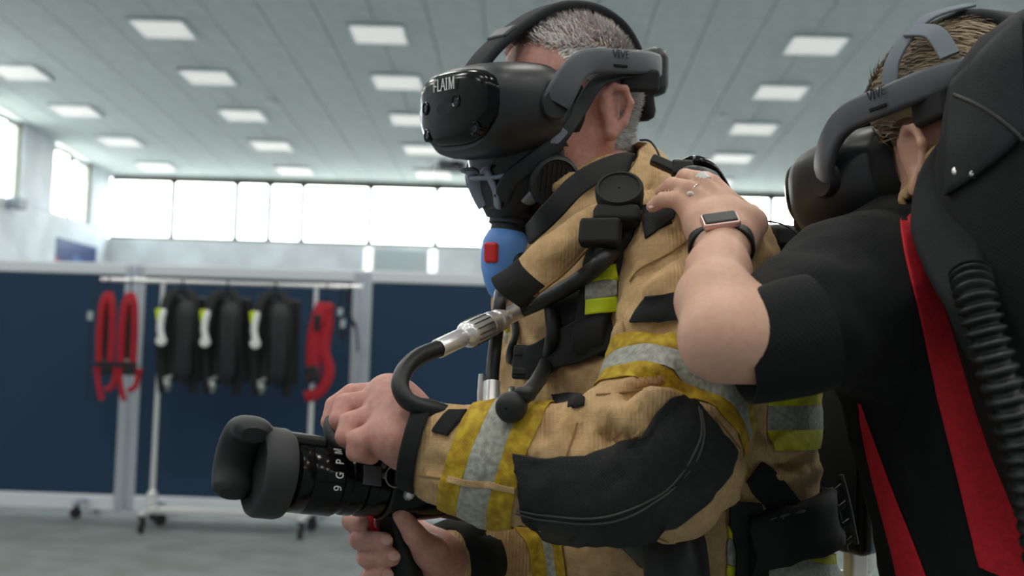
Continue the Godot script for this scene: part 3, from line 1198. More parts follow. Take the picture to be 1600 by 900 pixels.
# a band of cloth round a sleeve or the trunk: rays from the middle line outwards
func band(a: Vector3, c: Vector3, t0: float, t1: float, off: float, thick: float, reach: float, tip: Vector3 = Vector3.ZERO, seg := 56, a0 := 0.0, a1 := TAU, nt := 4) -> Mb:
	var ax := (c - a).normalized()
	var w := (tip if tip != Vector3.ZERO else ax).normalized()
	var u := w.cross(Vector3.UP if abs(w.y) < 0.9 else Vector3.RIGHT).normalized()
	var v := w.cross(u).normalized()
	var cl := a1 - a0 >= TAU - 0.01
	var rings := []
	var pts := []
	var nms := []
	for i in (seg if cl else seg + 1):
		var th := a0 + (a1 - a0) * i / seg
		var dir := u * cos(th) + v * sin(th)
		var row := []
		for j in nt + 1:
			var o := a + (c - a) * lerpf(t0, t1, float(j) / nt)
			var r := CT.intersect_ray(o, dir)
			var L := -1.0
			if not r.is_empty() and (r.position - o).length() < reach: L = (r.position - o).length()
			row.append(L)
		pts.append(row)
	var raw := pts
	pts = []
	for i in raw.size():
		var th := a0 + (a1 - a0) * i / seg
		var dir := u * cos(th) + v * sin(th)
		var row := []
		for j in nt + 1:
			var win := []
			for q in range(-3, 4):
				var k: int = (i + q + raw.size()) % raw.size() if cl else clampi(i + q, 0, raw.size() - 1)
				if raw[k][j] > 0.0: win.append(raw[k][j])
			win.sort()
			var med: float = win[win.size() / 2] if win.size() > 0 else reach * 0.6
			var L: float = raw[i][j]
			if L < 0.0 or absf(L - med) > med * 0.12: L = med
			row.append(a + (c - a) * lerpf(t0, t1, float(j) / nt) + dir * L)
		pts.append(row)
	# smooth the lengths a little so that the tape bridges small folds
	var cnt := pts.size()
	for i in cnt:
		var q := []
		for j in nt + 1:
			var du: Vector3 = pts[(i + 1) % cnt if cl else min(i + 1, cnt - 1)][j] - pts[(i - 1 + cnt) % cnt if cl else max(i - 1, 0)][j]
			var dv: Vector3 = pts[i][min(j + 1, nt)] - pts[i][max(j - 1, 0)]
			var n := du.cross(dv).normalized()
			var th := a0 + (a1 - a0) * i / seg
			if n.dot(u * cos(th) + v * sin(th)) < 0: n = -n
			q.append(n)
		nms.append(q)
	for i in cnt:
		var ring := PackedVector3Array()
		for j in nt + 1: ring.append(pts[i][j] + nms[i][j] * (off + thick))
		for j in nt + 1: ring.append(pts[i][nt - j] + nms[i][nt - j] * off)
		rings.append(ring)
	if cl: rings.append(rings[0])
	var b := Mb.new()
	b.loft(rings, not cl, not cl)
	return b

# a strap laid along picture points over the garment; a third number fixes the depth
func strap_on(list: Array, width: Array, thick: float, off: float, per := 6) -> Mb:
	var raw := []
	var nn := []
	for i in list.size() - 1:
		for s in per:
			var t := (i + float(s) / per) / (list.size() - 1)
			var q := edge_at(list, t)
			_strap_pt(list, i, float(s) / per, q, off, raw, nn)
	_strap_pt(list, list.size() - 2, 1.0, edge_at(list, 1.0), off, raw, nn)
	# drop stray depths, then smooth
	var d0 := raw.duplicate()
	for i in raw.size():
		var win := []
		for k in range(maxi(i - 3, 0), mini(i + 4, raw.size())): win.append(-d0[k].z)
		var m := median(win)
		if absf(-d0[i].z - m) > 0.025: raw[i] = CP + (d0[i] - CP) * (m / -d0[i].z)
	for t in 3:
		var p2 := raw.duplicate()
		var n2 := nn.duplicate()
		for i in range(1, raw.size() - 1):
			raw[i] = p2[i] * 0.5 + (p2[i - 1] + p2[i + 1]) * 0.25
			nn[i] = (n2[i] * 0.5 + (n2[i - 1] + n2[i + 1]) * 0.25).normalized()
	var b := Mb.new()
	b.strap(PackedVector3Array(raw), PackedVector3Array(nn), curve1(width, int((raw.size() - 1) / max(width.size() - 1, 1))) if width.size() > 1 else width, thick)
	return b

func _strap_pt(list: Array, i: int, u: float, q: Vector2, off: float, raw: Array, nn: Array):
	var a: Array = list[i]
	var c: Array = list[i + 1]
	if a.size() > 2 and c.size() > 2:
		raw.append(P(q.x, q.y, lerpf(a[2], c[2], u)))
		nn.append((CP - raw[-1]).normalized())
		return
	var h := hit(q.x, q.y)
	if h.is_empty():
		raw.append(P(q.x, q.y, -raw[-1].z if raw.size() > 0 else 1.3))
		nn.append((CP - raw[-1]).normalized())
	else:
		raw.append(h.p + h.n * off)
		nn.append(h.n)

# folds: polylines on the surface that raise or press the cloth
func fold(b: Mb, folds: Array, tm: TriangleMesh):
	CT = tm
	for fd in folds:
		var pts := []
		for i in 13:
			var q := edge_at(fd[0], i / 12.0)
			var h := hit(q.x, q.y)
			if not h.is_empty(): pts.append(h.p)
		if pts.size() < 2: continue
		var bb := box_of(pts, fd[2] * 2.4)
		var box := AABB(bb[0], bb[1] - bb[0])
		var iw: float = 1.0 / (fd[2] * fd[2])
		for i in b.v.size():
			var p := b.v[i]
			if not box.has_point(p): continue
			var best := 1e9
			var bt := 0.0
			for j in pts.size() - 1:
				var s: Vector3 = pts[j + 1] - pts[j]
				var h := clampf((p - pts[j]).dot(s) / maxf(s.length_squared(), 1e-9), 0, 1)
				var dd: float = (p - pts[j] - s * h).length_squared()
				if dd < best:
					best = dd
					bt = (j + h) / (pts.size() - 1)
			var e := exp(-best * iw) * sin(PI * clampf(bt * 0.86 + 0.07, 0, 1))
			b.v[i] = p + b.n[i] * fd[1] * e

func crumple(b: Mb, amp: float, freq: Vector3, sd: int):
	var n := FastNoiseLite.new()
	n.seed = sd
	n.noise_type = FastNoiseLite.TYPE_SIMPLEX_SMOOTH
	n.fractal_octaves = 3
	n.frequency = 1.0
	for i in b.v.size():
		var p := b.v[i]
		var q := n.get_noise_3d(p.x * freq.x, p.y * freq.y, p.z * freq.z)
		var r := n.get_noise_3d(p.x * freq.x * 0.5 + 9, p.y * freq.y * 0.5, p.z * freq.z * 0.5)
		b.v[i] = p + b.n[i] * amp * ((0.55 - absf(q) * 1.9) * 0.7 + r)

# ---------------------------------------------------------------- the VR headset, in the head's own frame
func headset(xf: Transform3D, label: String, front_word: bool) -> Node3D:
	var t := thing("vr_headset", label, "vr headset", Vector3.ZERO, "black headsets", false)
	t.transform = xf
	var bend := func(p: Vector3) -> Vector3:
		return p + Vector3(0, 0, -1.1 * p.x * p.x * smoothstep(0.06, 0.16, p.z) - 0.0)
	var ring := func(z: float, hw: float, hh: float, yc: float, pw: float, chin := 0.0) -> PackedVector3Array:
		var r := PackedVector3Array()
		for j in 48:
			var a := j * TAU / 48
			var c := cos(a); var s := sin(a)
			c = sign(c) * pow(abs(c), 2.0 / pw)
			s = sign(s) * pow(abs(s), 2.0 / pw)
			var y: float = yc + s * hh
			var x := c * hw
			if s < 0: x *= 1.0 - chin * s * s
			r.append(bend.call(Vector3(x, y, z)))
		return r
	var b := Mb.new()
	b.loft([ring.call(0.045, 0.075, 0.046, 0.006, 2.6), ring.call(0.05, 0.082, 0.052, 0.006, 2.6), ring.call(0.066, 0.088, 0.054, 0.006, 2.7, 0.05), ring.call(0.074, 0.094, 0.058, 0.004, 2.8, 0.08), ring.call(0.1, 0.097, 0.06, 0.002, 3.0, 0.1), ring.call(0.13, 0.097, 0.0595, 0.0, 3.2, 0.14), ring.call(0.155, 0.094, 0.057, -0.001, 3.2, 0.18), ring.call(0.168, 0.089, 0.053, -0.002, 3.2, 0.2), ring.call(0.174, 0.082, 0.047, -0.002, 3.2, 0.2)])
	obj("housing", b.mesh(), M.hmd, t)
	b = Mb.new()
	b.loft([ring.call(0.166, 0.086, 0.046, 0.002, 3.4, 0.22), ring.call(0.176, 0.0855, 0.0455, 0.002, 3.4, 0.22), ring.call(0.1815, 0.082, 0.042, 0.002, 3.2, 0.22), ring.call(0.185, 0.07, 0.034, 0.002, 3.0, 0.22), ring.call(0.1865, 0.05, 0.022, 0.002, 2.6, 0.2), ring.call(0.187, 0.02, 0.008, 0.002, 2.0, 0.1)])
	var pl := obj("front_plate", b.mesh(), M.gloss, t, "glossy black front plate")
	for q in [[-0.05, 0.006], [0.026, 0.009], [-0.05, -0.028], [0.06, -0.026]]:
		b = Mb.new()
		var at: Vector3 = bend.call(Vector3(q[0], q[1], 0.1862))
		at.z -= 0.25 * (q[1] - 0.002) * (q[1] - 0.002) * 8.0
		var dir := Vector3(3.0 * q[0], 0.0, 1.0)
		b.lathe([Vector2(0.001, 0.001), Vector2(0.004, 0.0012), Vector2(0.0055, 0.0), Vector2(0.0075, 0.0022), Vector2(0.0085, 0.0015), Vector2(0.009, -0.006)], 22, along(dir, at))
		obj("camera_lens", b.mesh(), M.lens, pl)
	if front_word:
		var tm := TextMesh.new()
		tm.text = "FLAIM"
		tm.font = sans(false)
		tm.font_size = 16
		tm.pixel_size = 0.00125
		tm.depth = 0.0006
		var o := obj("front_lettering", tm, M.white_print, pl, "white lettering")
		o.position = bend.call(Vector3(0.0, 0.0305, 0.1874))
		o.rotation.y = -0.04
	# face cushion
	b = Mb.new()
	b.loft([ring.call(0.022, 0.07, 0.046, 0.008, 2.4), ring.call(0.03, 0.078, 0.052, 0.008, 2.4), ring.call(0.046, 0.079, 0.052, 0.007, 2.4), ring.call(0.052, 0.075, 0.047, 0.006, 2.4)], false, false)
	obj("face_cushion", b.mesh(), M.foam, t)
	# side arms with their round hinges
	for s in [-1.0, 1.0]:
		b = Mb.new()
		var path := PackedVector3Array([Vector3(0.1 * s, 0.006, 0.092), Vector3(0.104 * s, 0.022, 0.084), Vector3(0.105 * s, 0.044, 0.068), Vector3(0.104 * s, 0.058, 0.042), Vector3(0.1 * s, 0.062, -0.015), Vector3(0.09 * s, 0.065, -0.06), Vector3(0.066 * s, 0.066, -0.1), Vector3(0.04 * s, 0.066, -0.114)])
		var cp := curve(path, 7)
		var nm := PackedVector3Array()
		for p in cp: nm.append(Vector3(p.x, 0, p.z * 0.5).normalized())
		b.strap(cp, nm, curve1([0.034, 0.034, 0.031, 0.029, 0.028, 0.028, 0.029, 0.03], 7), 0.011)
		var arm := obj("side_arm", b.mesh(), M.hmd_arm, t, "grey side arm")
		b = Mb.new()
		b.lathe([Vector2(0.001, 0.004), Vector2(0.017, 0.004), Vector2(0.019, 0.001), Vector2(0.019, -0.012)], 28, along(Vector3(s, 0, 0.1), Vector3(0.099 * s, 0.004, 0.093)))
		obj("hinge", b.mesh(), M.hmd, arm)
		var tv := TextMesh.new()
		tv.text = "VIVE"
		tv.font = sans(false)
		tv.font_size = 16
		tv.pixel_size = 0.0008
		tv.depth = 0.0006
		var o := obj("arm_lettering", tv, M.faint_print, arm)
		o.transform = Transform3D(Basis(Vector3(0.06, 0, -s), Vector3.UP, Vector3(s, 0, 0.06)), Vector3(0.1085 * s, 0.069, -0.003))
		b = Mb.new()
		b.rbox(Vector3(0.002, 0.004, 0.022), 0.001, Transform3D(Basis(), Vector3(0.108 * s, 0.055, -0.002)))
		obj("speaker_slot", b.mesh(), M.gloss, arm)
		b = Mb.new()
		b.rbox(Vector3(0.012, 0.03, 0.055), 0.006, Transform3D(Basis(Vector3.UP, -0.25 * s), Vector3(0.089 * s, 0.042, -0.05)))
		obj("side_pad", b.mesh(), M.foam, arm)
	# back pad with battery and dial
	b = Mb.new()
	b.rbox(Vector3(0.12, 0.066, 0.034), 0.015, Transform3D(Basis(), Vector3(0, 0.062, -0.116)))
	var bp := obj("back_pad", b.mesh(), M.hmd, t)
	b = Mb.new()
	b.rbox(Vector3(0.1, 0.08, 0.026), 0.012, Transform3D(Basis(Vector3.RIGHT, 0.2), Vector3(0, 0.036, -0.1)))
	obj("back_cushion", b.mesh(), M.foam, bp)
	b = Mb.new()
	b.lathe([Vector2(0.02, 0.0), Vector2(0.02, 0.008), Vector2(0.017, 0.011), Vector2(0.001, 0.011)], 28, along(Vector3.FORWARD, Vector3(0, 0.062, -0.132)))
	obj("dial", b.mesh(), M.black, bp)
	# top strap
	b = Mb.new()
	var sp := curve(PackedVector3Array([Vector3(0, 0.05, 0.145), Vector3(0, 0.078, 0.12), Vector3(0, 0.116, 0.07), Vector3(0, 0.14, 0.02), Vector3(0, 0.143, -0.035), Vector3(0, 0.126, -0.08), Vector3(0, 0.095, -0.108), Vector3(0, 0.075, -0.114)]), 6)
	var sn := PackedVector3Array()
	for p in sp: sn.append(Vector3(0, p.y - 0.03, p.z + 0.01).normalized())
	b.strap(sp, sn, [0.044], 0.011)
	var ts := obj("top_strap", b.mesh(), M.strap, t)
	b = Mb.new()
	b.rbox(Vector3(0.042, 0.012, 0.026), 0.004, Transform3D(Basis(Vector3.RIGHT, 0.65), Vector3(0, 0.098, 0.1)))
	obj("strap_buckle", b.mesh(), M.hmd, ts)
	return t

func sans(bold: bool) -> SystemFont:
	var f := SystemFont.new()
	f.font_names = PackedStringArray(["Droid Sans"])
	f.font_weight = 700 if bold else 400
	return f

# ---------------------------------------------------------------- the firefighter
var man_head: Transform3D
var coat_parts: Node
const MFWD := Vector3(-0.906, 0, 0.423)

func materials_people():
	M.skin = textured(mat(C(206, 154, 142), 0.55), noise_tex(0.03, C(240, 228, 224), C(255, 255, 255), 4, 256, 9), 14.0, noise_tex(0.2, Color.BLACK, Color.WHITE, 3, 256, 3, true, 1.2), 0.35)
	M.skin.subsurf_scatter_enabled = true
	M.skin.subsurf_scatter_strength = 0.12
	M.skin2 = textured(mat(C(218, 174, 152), 0.55), noise_tex(0.03, C(247, 240, 237), C(255, 255, 255), 4, 256, 19), 14.0, noise_tex(0.2, Color.BLACK, Color.WHITE, 3, 256, 5, true, 1.0), 0.3)
	M.skin2.subsurf_scatter_enabled = true
	M.skin2.subsurf_scatter_strength = 0.12
	M.nail = mat(C(214, 172, 160), 0.3)
	M.hair = mat(Color.WHITE, 0.6)
	M.hair.vertex_color_use_as_albedo = true
	M.coat = textured(mat(C(206, 172, 126), 0.9), noise_tex(0.008, C(232, 228, 222), C(255, 255, 255), 4, 512, 21), 5.0)
	M.coat.uv1_scale = Vector3.ONE * 16.0
	M.coat.normal_enabled = true
	M.coat.normal_texture = weave_normal(0)
	M.coat.normal_scale = 1.5
	M.coat_dark = textured(mat(C(40, 42, 43), 0.85), noise_tex(0.05, C(205, 205, 205), C(255, 255, 255), 4, 256, 22), 9.0, weave_normal(2), 0.5)
	M.yellow = textured(mat(C(206, 176, 40), 0.75), noise_tex(0.03, C(196, 178, 120), C(255, 255, 255), 5, 256, 23), 9.0, weave_normal(2), 0.4)
	M.lime = textured(mat(C(228, 232, 44), 0.7), noise_tex(0.03, C(216, 210, 170), C(255, 255, 255), 4, 256, 24), 9.0, weave_normal(2), 0.4)
	M.silver = textured(mat(C(186, 188, 178), 0.5), noise_tex(0.04, C(190, 188, 180), C(255, 255, 255), 5, 256, 25), 12.0, weave_normal(2), 0.6)
	M.velcro = textured(mat(C(30, 34, 34), 0.95), noise_tex(0.2, C(150, 150, 150), C(255, 255, 255), 3, 256, 26), 14.0, weave_normal(2), 0.8)
	M.hmd = mat(C(38, 41, 45), 0.42)
	M.hmd_arm = mat(C(84, 88, 94), 0.42)
	M.foam = mat(C(28, 30, 32), 0.85)
	M.strap = textured(mat(C(30, 33, 38), 0.8), null, 50.0, weave_normal(1), 0.5)
	M.lens = mat(C(10, 12, 16), 0.08)
	M.white_print = mat(C(240, 240, 240), 0.5)
	M.faint_print = mat(C(36, 38, 42), 0.5)
	M.mask_rubber = mat(C(28, 31, 36), 0.48)
	M.mask_grey = mat(C(134, 143, 158), 0.4)
	M.mask_lens = mat(C(20, 24, 28), 0.12)
	M.blue = mat(C(104, 160, 238), 0.4)
	M.red_button = mat(C(226, 44, 52), 0.4)
	M.seam = mat(C(150, 118, 74), 0.9)
	M.thread = mat(C(86, 86, 84), 0.9)
	M.matt_black = mat(C(14, 15, 16), 0.75)
	M.cyl_blue = mat(C(88, 106, 130), 0.35)
	M.bumper = mat(C(42, 45, 47), 0.6)
	M.black_cloth = textured(mat(C(12, 16, 18), 0.95), noise_tex(0.04, C(215, 215, 215), C(255, 255, 255), 4, 256, 31), 6.0, weave_normal(2), 0.4)
	M.wisp = mat(C(168, 138, 96), 0.6)
	M.grey_strap = mat(C(112, 122, 130), 0.75)
	M.rose = mat(C(222, 182, 170), 0.3, 0.6)
	M.silver_metal = mat(C(222, 220, 214), 0.25, 0.9)
	M.stone = mat(C(240, 232, 222), 0.1)
	M.pack = textured(mat(C(16, 21, 24), 0.85), noise_tex(0.05, C(210, 210, 210), C(255, 255, 255), 4, 256, 32), 8.0, weave_normal(2), 0.5)
	M.pack_lid = textured(mat(C(24, 31, 35), 0.8), noise_tex(0.05, C(220, 220, 220), C(255, 255, 255), 4, 256, 33), 8.0, weave_normal(2), 0.4)
	M.hose = mat(C(24, 28, 30), 0.45)

func man():
	materials_people()
	var base := Vector3(P(1030, 800, 1.42).x, 0, -1.42)
	var t := thing("person", "firefighter in tan coat and black headset aiming a nozzle", "person", base)
	man_head = head_frame(885, 183, 1.45, deg_to_rad(35.4), deg_to_rad(5.8), deg_to_rad(-5))
	man_head.basis = man_head.basis.scaled(Vector3.ONE * 0.98)
	# body: head, neck, trunk, arms with hands, legs, one mesh
	var hm := head_local(0.0035, 1.0)
	relax(hm)
	hm.smooth()
	var body := Mb.new()
	body.add(hm, man_head)
	var lh := chains_at([
		# wrist and palm
		[[668, 694, 1.125, 0.028], [640, 686, 1.13, 0.029], [620, 662, 1.14, 0.025, 0.02], [600, 640, 1.15, 0.018]],
		[[640, 675, 1.14, 0.026, 0.02], [618, 632, 1.165, 0.02, 0.02], [598, 616, 1.178, 0.0145]],
		[[628, 645, 1.15, 0.021, 0.015], [596, 630, 1.165, 0.014]],
		[[632, 692, 1.12, 0.023, 0.015], [612, 684, 1.115, 0.019, 0.012], [598, 676, 1.12, 0.0135]],
		[[640, 650, 1.15, 0.02, 0.02], [610, 614, 1.17, 0.016]],
		# index
		[[596, 616, 1.185, 0.0135, 0.006], [550, 616, 1.19, 0.0112, 0.0016], [523, 634, 1.185, 0.0102, 0.0016], [514, 660, 1.175, 0.0085, 0.0016], [524, 676, 1.165, 0.007]],
		# middle
		[[594, 628, 1.168, 0.0138, 0.005], [540, 633, 1.163, 0.0122, 0.0016], [530, 656, 1.15, 0.0105, 0.0016], [546, 680, 1.15, 0.0085]],
		# ring
		[[594, 648, 1.148, 0.0138, 0.005], [548, 662, 1.134, 0.012, 0.0016], [540, 682, 1.126, 0.0105, 0.0016], [560, 698, 1.14, 0.0085]],
		# little finger
		[[598, 672, 1.122, 0.0132, 0.005], [560, 688, 1.11, 0.0115, 0.0016], [556, 706, 1.11, 0.0098, 0.0016], [580, 714, 1.125, 0.008]],
		# thumb on the far side
		[[628, 665, 1.165, 0.02, 0.012], [592, 672, 1.19, 0.014, 0.006], [562, 682, 1.19, 0.011, 0.004], [545, 692, 1.175, 0.009]],
	])
	var lf := chain_field(lh, 0.003, 0.006)
	lf.net(body)
	var rh := chains_at([
		[[720, 890, 1.29, 0.03], [690, 880, 1.275, 0.03, 0.02], [662, 862, 1.265, 0.024, 0.02], [655, 850, 1.275, 0.02]],
		[[690, 885, 1.27, 0.026, 0.02], [664, 892, 1.262, 0.023, 0.02], [655, 900, 1.27, 0.018]],
		# index on the trigger
		[[650, 832, 1.285, 0.014, 0.01], [585, 812, 1.27, 0.011, 0.004], [551, 812, 1.25, 0.01, 0.004], [549, 815, 1.22, 0.0095, 0.004], [566, 817, 1.2, 0.0085]],
		[[650, 850, 1.285, 0.0145, 0.01], [590, 842, 1.275, 0.0118, 0.002], [559, 842, 1.245, 0.0104, 0.0015], [561, 844, 1.205, 0.0102, 0.0015], [600, 846, 1.187, 0.0098]],
		[[655, 872, 1.285, 0.0145, 0.01], [600, 871, 1.275, 0.0112, 0.002], [571, 871, 1.245, 0.01, 0.0015], [574, 873, 1.205, 0.0098, 0.0015], [612, 871, 1.187, 0.0095]],
		[[660, 895, 1.28, 0.014, 0.01], [605, 900, 1.27, 0.0105, 0.002], [577, 901, 1.24, 0.0095, 0.0015], [580, 902, 1.205, 0.0092, 0.0015], [602, 899, 1.191, 0.0088]],
		[[692, 885, 1.255, 0.021, 0.02], [672, 862, 1.215, 0.0165, 0.01], [648, 836, 1.186, 0.0115, 0.004], [627, 804, 1.174, 0.0095]],
	])
	var rf := chain_field(rh, 0.003, 0.005)
	rf.net(body)
	# what the clothes cover
	var limbs := chains_at([
		[[945, 290, 1.46, 0.05], [970, 350, 1.43, 0.07, 0.05], [1000, 450, 1.42, 0.11, 0.05], [1030, 650, 1.42, 0.115, 0.05], [1040, 880, 1.42, 0.12]],
		[[980, 360, 1.42, 0.06], [1090, 410, 1.24, 0.05], [1050, 712, 1.11, 0.042], [860, 730, 1.115, 0.036], [650, 690, 1.125, 0.026]],
		[[960, 360, 1.44, 0.06], [885, 410, 1.57, 0.05], [905, 830, 1.50, 0.042], [720, 890, 1.29, 0.028]],
	])
	var hipL := Vector3(base.x + 0.04, 0.86, -1.33)
	var hipR := Vector3(base.x - 0.04, 0.86, -1.52)
	var ankL := Vector3(base.x - 0.16, 0.1, -1.26)
	var ankR := Vector3(base.x + 0.2, 0.1, -1.6)
	limbs.append([[hipL, 0.085], [(hipL + ankL) * 0.5 + Vector3(-0.06, 0.02, 0.02), 0.058], [ankL, 0.038], [ankL + Vector3(-0.14, -0.05, 0.05), 0.03]])
	limbs.append([[hipR, 0.085], [(hipR + ankR) * 0.5 + Vector3(-0.06, 0.02, 0.02), 0.058], [ankR, 0.038], [ankR + Vector3(-0.14, -0.05, 0.05), 0.03]])
	chain_field(limbs, 0.014, 0.03).net(body)
	body.smooth()
	obj("body", body.mesh(), M.skin, t)
	for q in [[604, 843, 1.1785, 0, 0], [616, 868, 1.1785, 0, 0], [606, 897, 1.183, 0, 0]]:
		obj("fingernail", nail(P(q[0], q[1], q[2] - 0.0005), CP - P(q[0], q[1], q[2]) + Vector3(0.3, 0.25, 0), Vector3.RIGHT, 0.0052, 0.0062).mesh(), M.nail, t)
	# hair: short and grey
	var hb := Mb.new()
	var line := func(p: Vector3) -> float:
		if absf(p.x) > 0.066 and p.z < 0.018 and p.z > -0.046 and p.y < 0.042 and p.y > -0.04: return 0.0
		var h := 0.084
		if p.z < 0.075: h = lerpf(0.034, 0.084, smoothstep(0.03, 0.075, p.z))
		if p.z < 0.03: h = lerpf(-0.012, 0.034, smoothstep(-0.012, 0.03, p.z))
		if p.z < -0.012: h = lerpf(-0.075, -0.012, smoothstep(-0.045, -0.012, p.z))
		if absf(p.x) > 0.084: return -1.0
		return clampf((p.y - h) / 0.02, 0.0, 1.0)
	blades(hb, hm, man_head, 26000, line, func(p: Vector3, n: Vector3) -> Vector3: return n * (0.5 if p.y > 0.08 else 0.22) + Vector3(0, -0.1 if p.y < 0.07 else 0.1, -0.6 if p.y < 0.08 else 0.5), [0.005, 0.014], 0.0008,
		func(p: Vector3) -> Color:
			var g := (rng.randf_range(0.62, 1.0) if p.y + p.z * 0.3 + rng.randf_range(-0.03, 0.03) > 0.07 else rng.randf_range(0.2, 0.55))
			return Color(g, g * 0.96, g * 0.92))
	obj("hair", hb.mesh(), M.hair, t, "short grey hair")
	coat(t)
	trousers_and_boots(t, base, hipL, hipR, ankL, ankR)
	headset(man_head, "black headset with white lettering on its front, worn by the firefighter", true)
	mask()
	apparatus()
	nozzle()

var coat_mb: Mb

func coat(t: Node3D):
	var K := func(py: float, cx: float, a: float, b: float, d := 1.42) -> Array:
		var p := P(cx, py, d)
		return [p.y, p.x, p.z, a, b]
	var keys := [K.call(1010, 1050, 0.195, 0.225), K.call(900, 1040, 0.185, 0.224), K.call(800, 1018, 0.168, 0.224), K.call(740, 1012, 0.165, 0.226), K.call(620, 1008, 0.165, 0.23), K.call(500, 998, 0.158, 0.225), K.call(420, 985, 0.138, 0.205), K.call(355, 966, 0.1, 0.145), K.call(310, 950, 0.075, 0.085)]
	var ch := chains_at([
		[[985, 345, 1.40, 0.07], [1095, 415, 1.245, 0.078, 0.022], [1080, 560, 1.165, 0.078, 0.014], [1038, 710, 1.10, 0.0745, 0.014], [950, 731, 1.10, 0.066, 0.014], [860, 728, 1.11, 0.06, 0.014], [770, 722, 1.12, 0.057, 0.014], [706, 708, 1.125, 0.049]],
		[[960, 350, 1.43, 0.07], [885, 410, 1.57, 0.075, 0.04], [915, 840, 1.50, 0.07, 0.04], [800, 880, 1.38, 0.062, 0.03], [722, 885, 1.295, 0.05, 0.03]],
	])
	var pts := []
	for c in ch:
		for a in c: pts.append(a[0])
	for k in keys:
		pts.append(Vector3(k[1] - 0.22, k[0], k[2] - 0.22))
		pts.append(Vector3(k[1] + 0.22, k[0], k[2] + 0.22))
	var bb := box_of(pts, 0.1)
	var f := Field.new(bb[0], bb[1], 0.0065)
	f.trunk(keys, MFWD, 0.02)
	for c in ch:
		for i in c.size() - 1: f.cap(c[i][0], c[i + 1][0], c[i][1], c[i + 1][1], c[i][2] if c[i].size() > 2 else 0.05)
	var b := Mb.new()
	f.net(b)
	relax(b, 2)
	b.smooth()
	crumple(b, 0.0085, Vector3(9, 13, 9), 5)
	b.smooth()
	crumple(b, 0.0022, Vector3(30, 42, 30), 6)
	b.smooth()
	fold(b, FOLDS, b.tris())
	b.smooth()
	coat_mb = b
	CT = b.tris()
	var co := obj("coat", b.mesh(), M.coat, t, "tan fire coat with reflective bands")
	coat_parts = co
	# bands
	var sh := P(1095, 415, 1.245)
	var el := P(1038, 710, 1.10)
	var up := (el - sh).normalized()
	for q in [[0.67, 0.745, M.yellow], [0.745, 0.835, M.silver], [0.835, 0.91, M.yellow]]:
		obj("sleeve_band", band(sh, el, q[0], q[1], 0.0012, 0.0016, 0.125, up + Vector3(-0.28, 0, 0)).mesh(), q[2], co)
	var fa := P(960, 738, 1.10)
	var fb := P(662, 696, 1.128)
	for q in [[0.42, 0.54, M.yellow], [0.54, 0.69, M.silver], [0.69, 0.8, M.yellow]]:
		obj("cuff_band", band(fa, fb, q[0], q[1], 0.0012, 0.0016, 0.1, (fb - fa).normalized() + Vector3(0, 0.2, 0)).mesh(), q[2], co)
	# far sleeve
	fa = P(915, 840, 1.50)
	fb = P(722, 885, 1.295)
	for q in [[0.45, 0.55, M.yellow], [0.55, 0.7, M.silver], [0.7, 0.8, M.yellow]]:
		obj("cuff_band", band(fa, fb, q[0], q[1], 0.0012, 0.0016, 0.1).mesh(), q[2], co)
	# round the trunk
	var ta := P(1026, 480, 1.42)
	var tb := P(1040, 1000, 1.42)
	ta.z = tb.z
	ta.x = tb.x
	var ty := func(py: float) -> float: return (py - 480.0) / 520.0
	for q in [[600, 622, M.lime], [622, 656, M.silver], [656, 682, M.lime]]:
		obj("trunk_band", band(ta, tb, ty.call(q[0]), ty.call(q[1]), 0.0012, 0.0016, 0.3, Vector3.UP, 60, 3.5, 6.7, 3).mesh(), q[2], co)
	for q in [[770, 784, M.lime], [784, 818, M.silver], [818, 842, M.lime]]:
		obj("hem_band", band(ta, tb, ty.call(q[0]), ty.call(q[1]), 0.0012, 0.0016, 0.35, Vector3(0.3, 1, 0), 60, 3.3, 6.7, 3).mesh(), q[2], co)
	for q in [[830, 846, M.yellow], [846, 862, M.silver], [862, 876, M.yellow]]:
		obj("front_band", patch([[q[0], 836], [q[0] + 6, 866], [q[0] + 10, 898], [q[0] + 12, 930]], [[q[1], 836], [q[1] + 6, 866], [q[1] + 10, 898], [q[1] + 12, 930]], 12, 3, 0.001, 0.0016).mesh(), q[2], co)
	# elbow guard
	obj("elbow_guard", patch([[804, 708], [850, 715], [915, 712], [970, 698], [1015, 665], [1042, 622], [1075, 622], [1105, 652], [1146, 704]], [[808, 740], [814, 800], [836, 832], [890, 848], [965, 852], [1028, 838], [1080, 802], [1120, 764], [1146, 722]], 44, 16, 0.0032, 0.0022).mesh(), M.coat_dark, co, "black elbow guard")
	# shoulder patch, sleeve flap, cuff tab, chest slit, dark breast flap
	obj("shoulder_patch", patch([[1004, 322], [1006, 348], [1010, 374]], [[1056, 318], [1056, 338], [1048, 346]], 10, 10, 0.001, 0.002).mesh(), M.coat_dark, co, "dark shoulder patch")
	obj("sleeve_flap", patch([[986, 505], [1000, 482], [1012, 463]], [[1066, 500], [1068, 480], [1070, 458]], 8, 14, 0.0015, 0.003).mesh(), M.velcro, co, "black hook-and-loop flap")
	obj("cuff_tab", patch([[677, 676], [690, 655], [703, 645]], [[700, 682], [716, 664], [730, 644]], 10, 8, 0.0015, 0.003).mesh(), M.velcro, co, "black cuff tab")
	obj("pocket_slit", patch([[862, 618], [890, 616], [915, 620]], [[872, 632], [892, 640], [914, 634]], 8, 5, 0.001, 0.002).mesh(), M.velcro, co, "black pocket tape")
	obj("breast_flap", patch([[876, 468], [900, 458], [918, 455]], [[884, 512], [902, 505], [920, 498]], 8, 6, 0.0015, 0.003).mesh(), M.velcro, co, "dark breast tape")
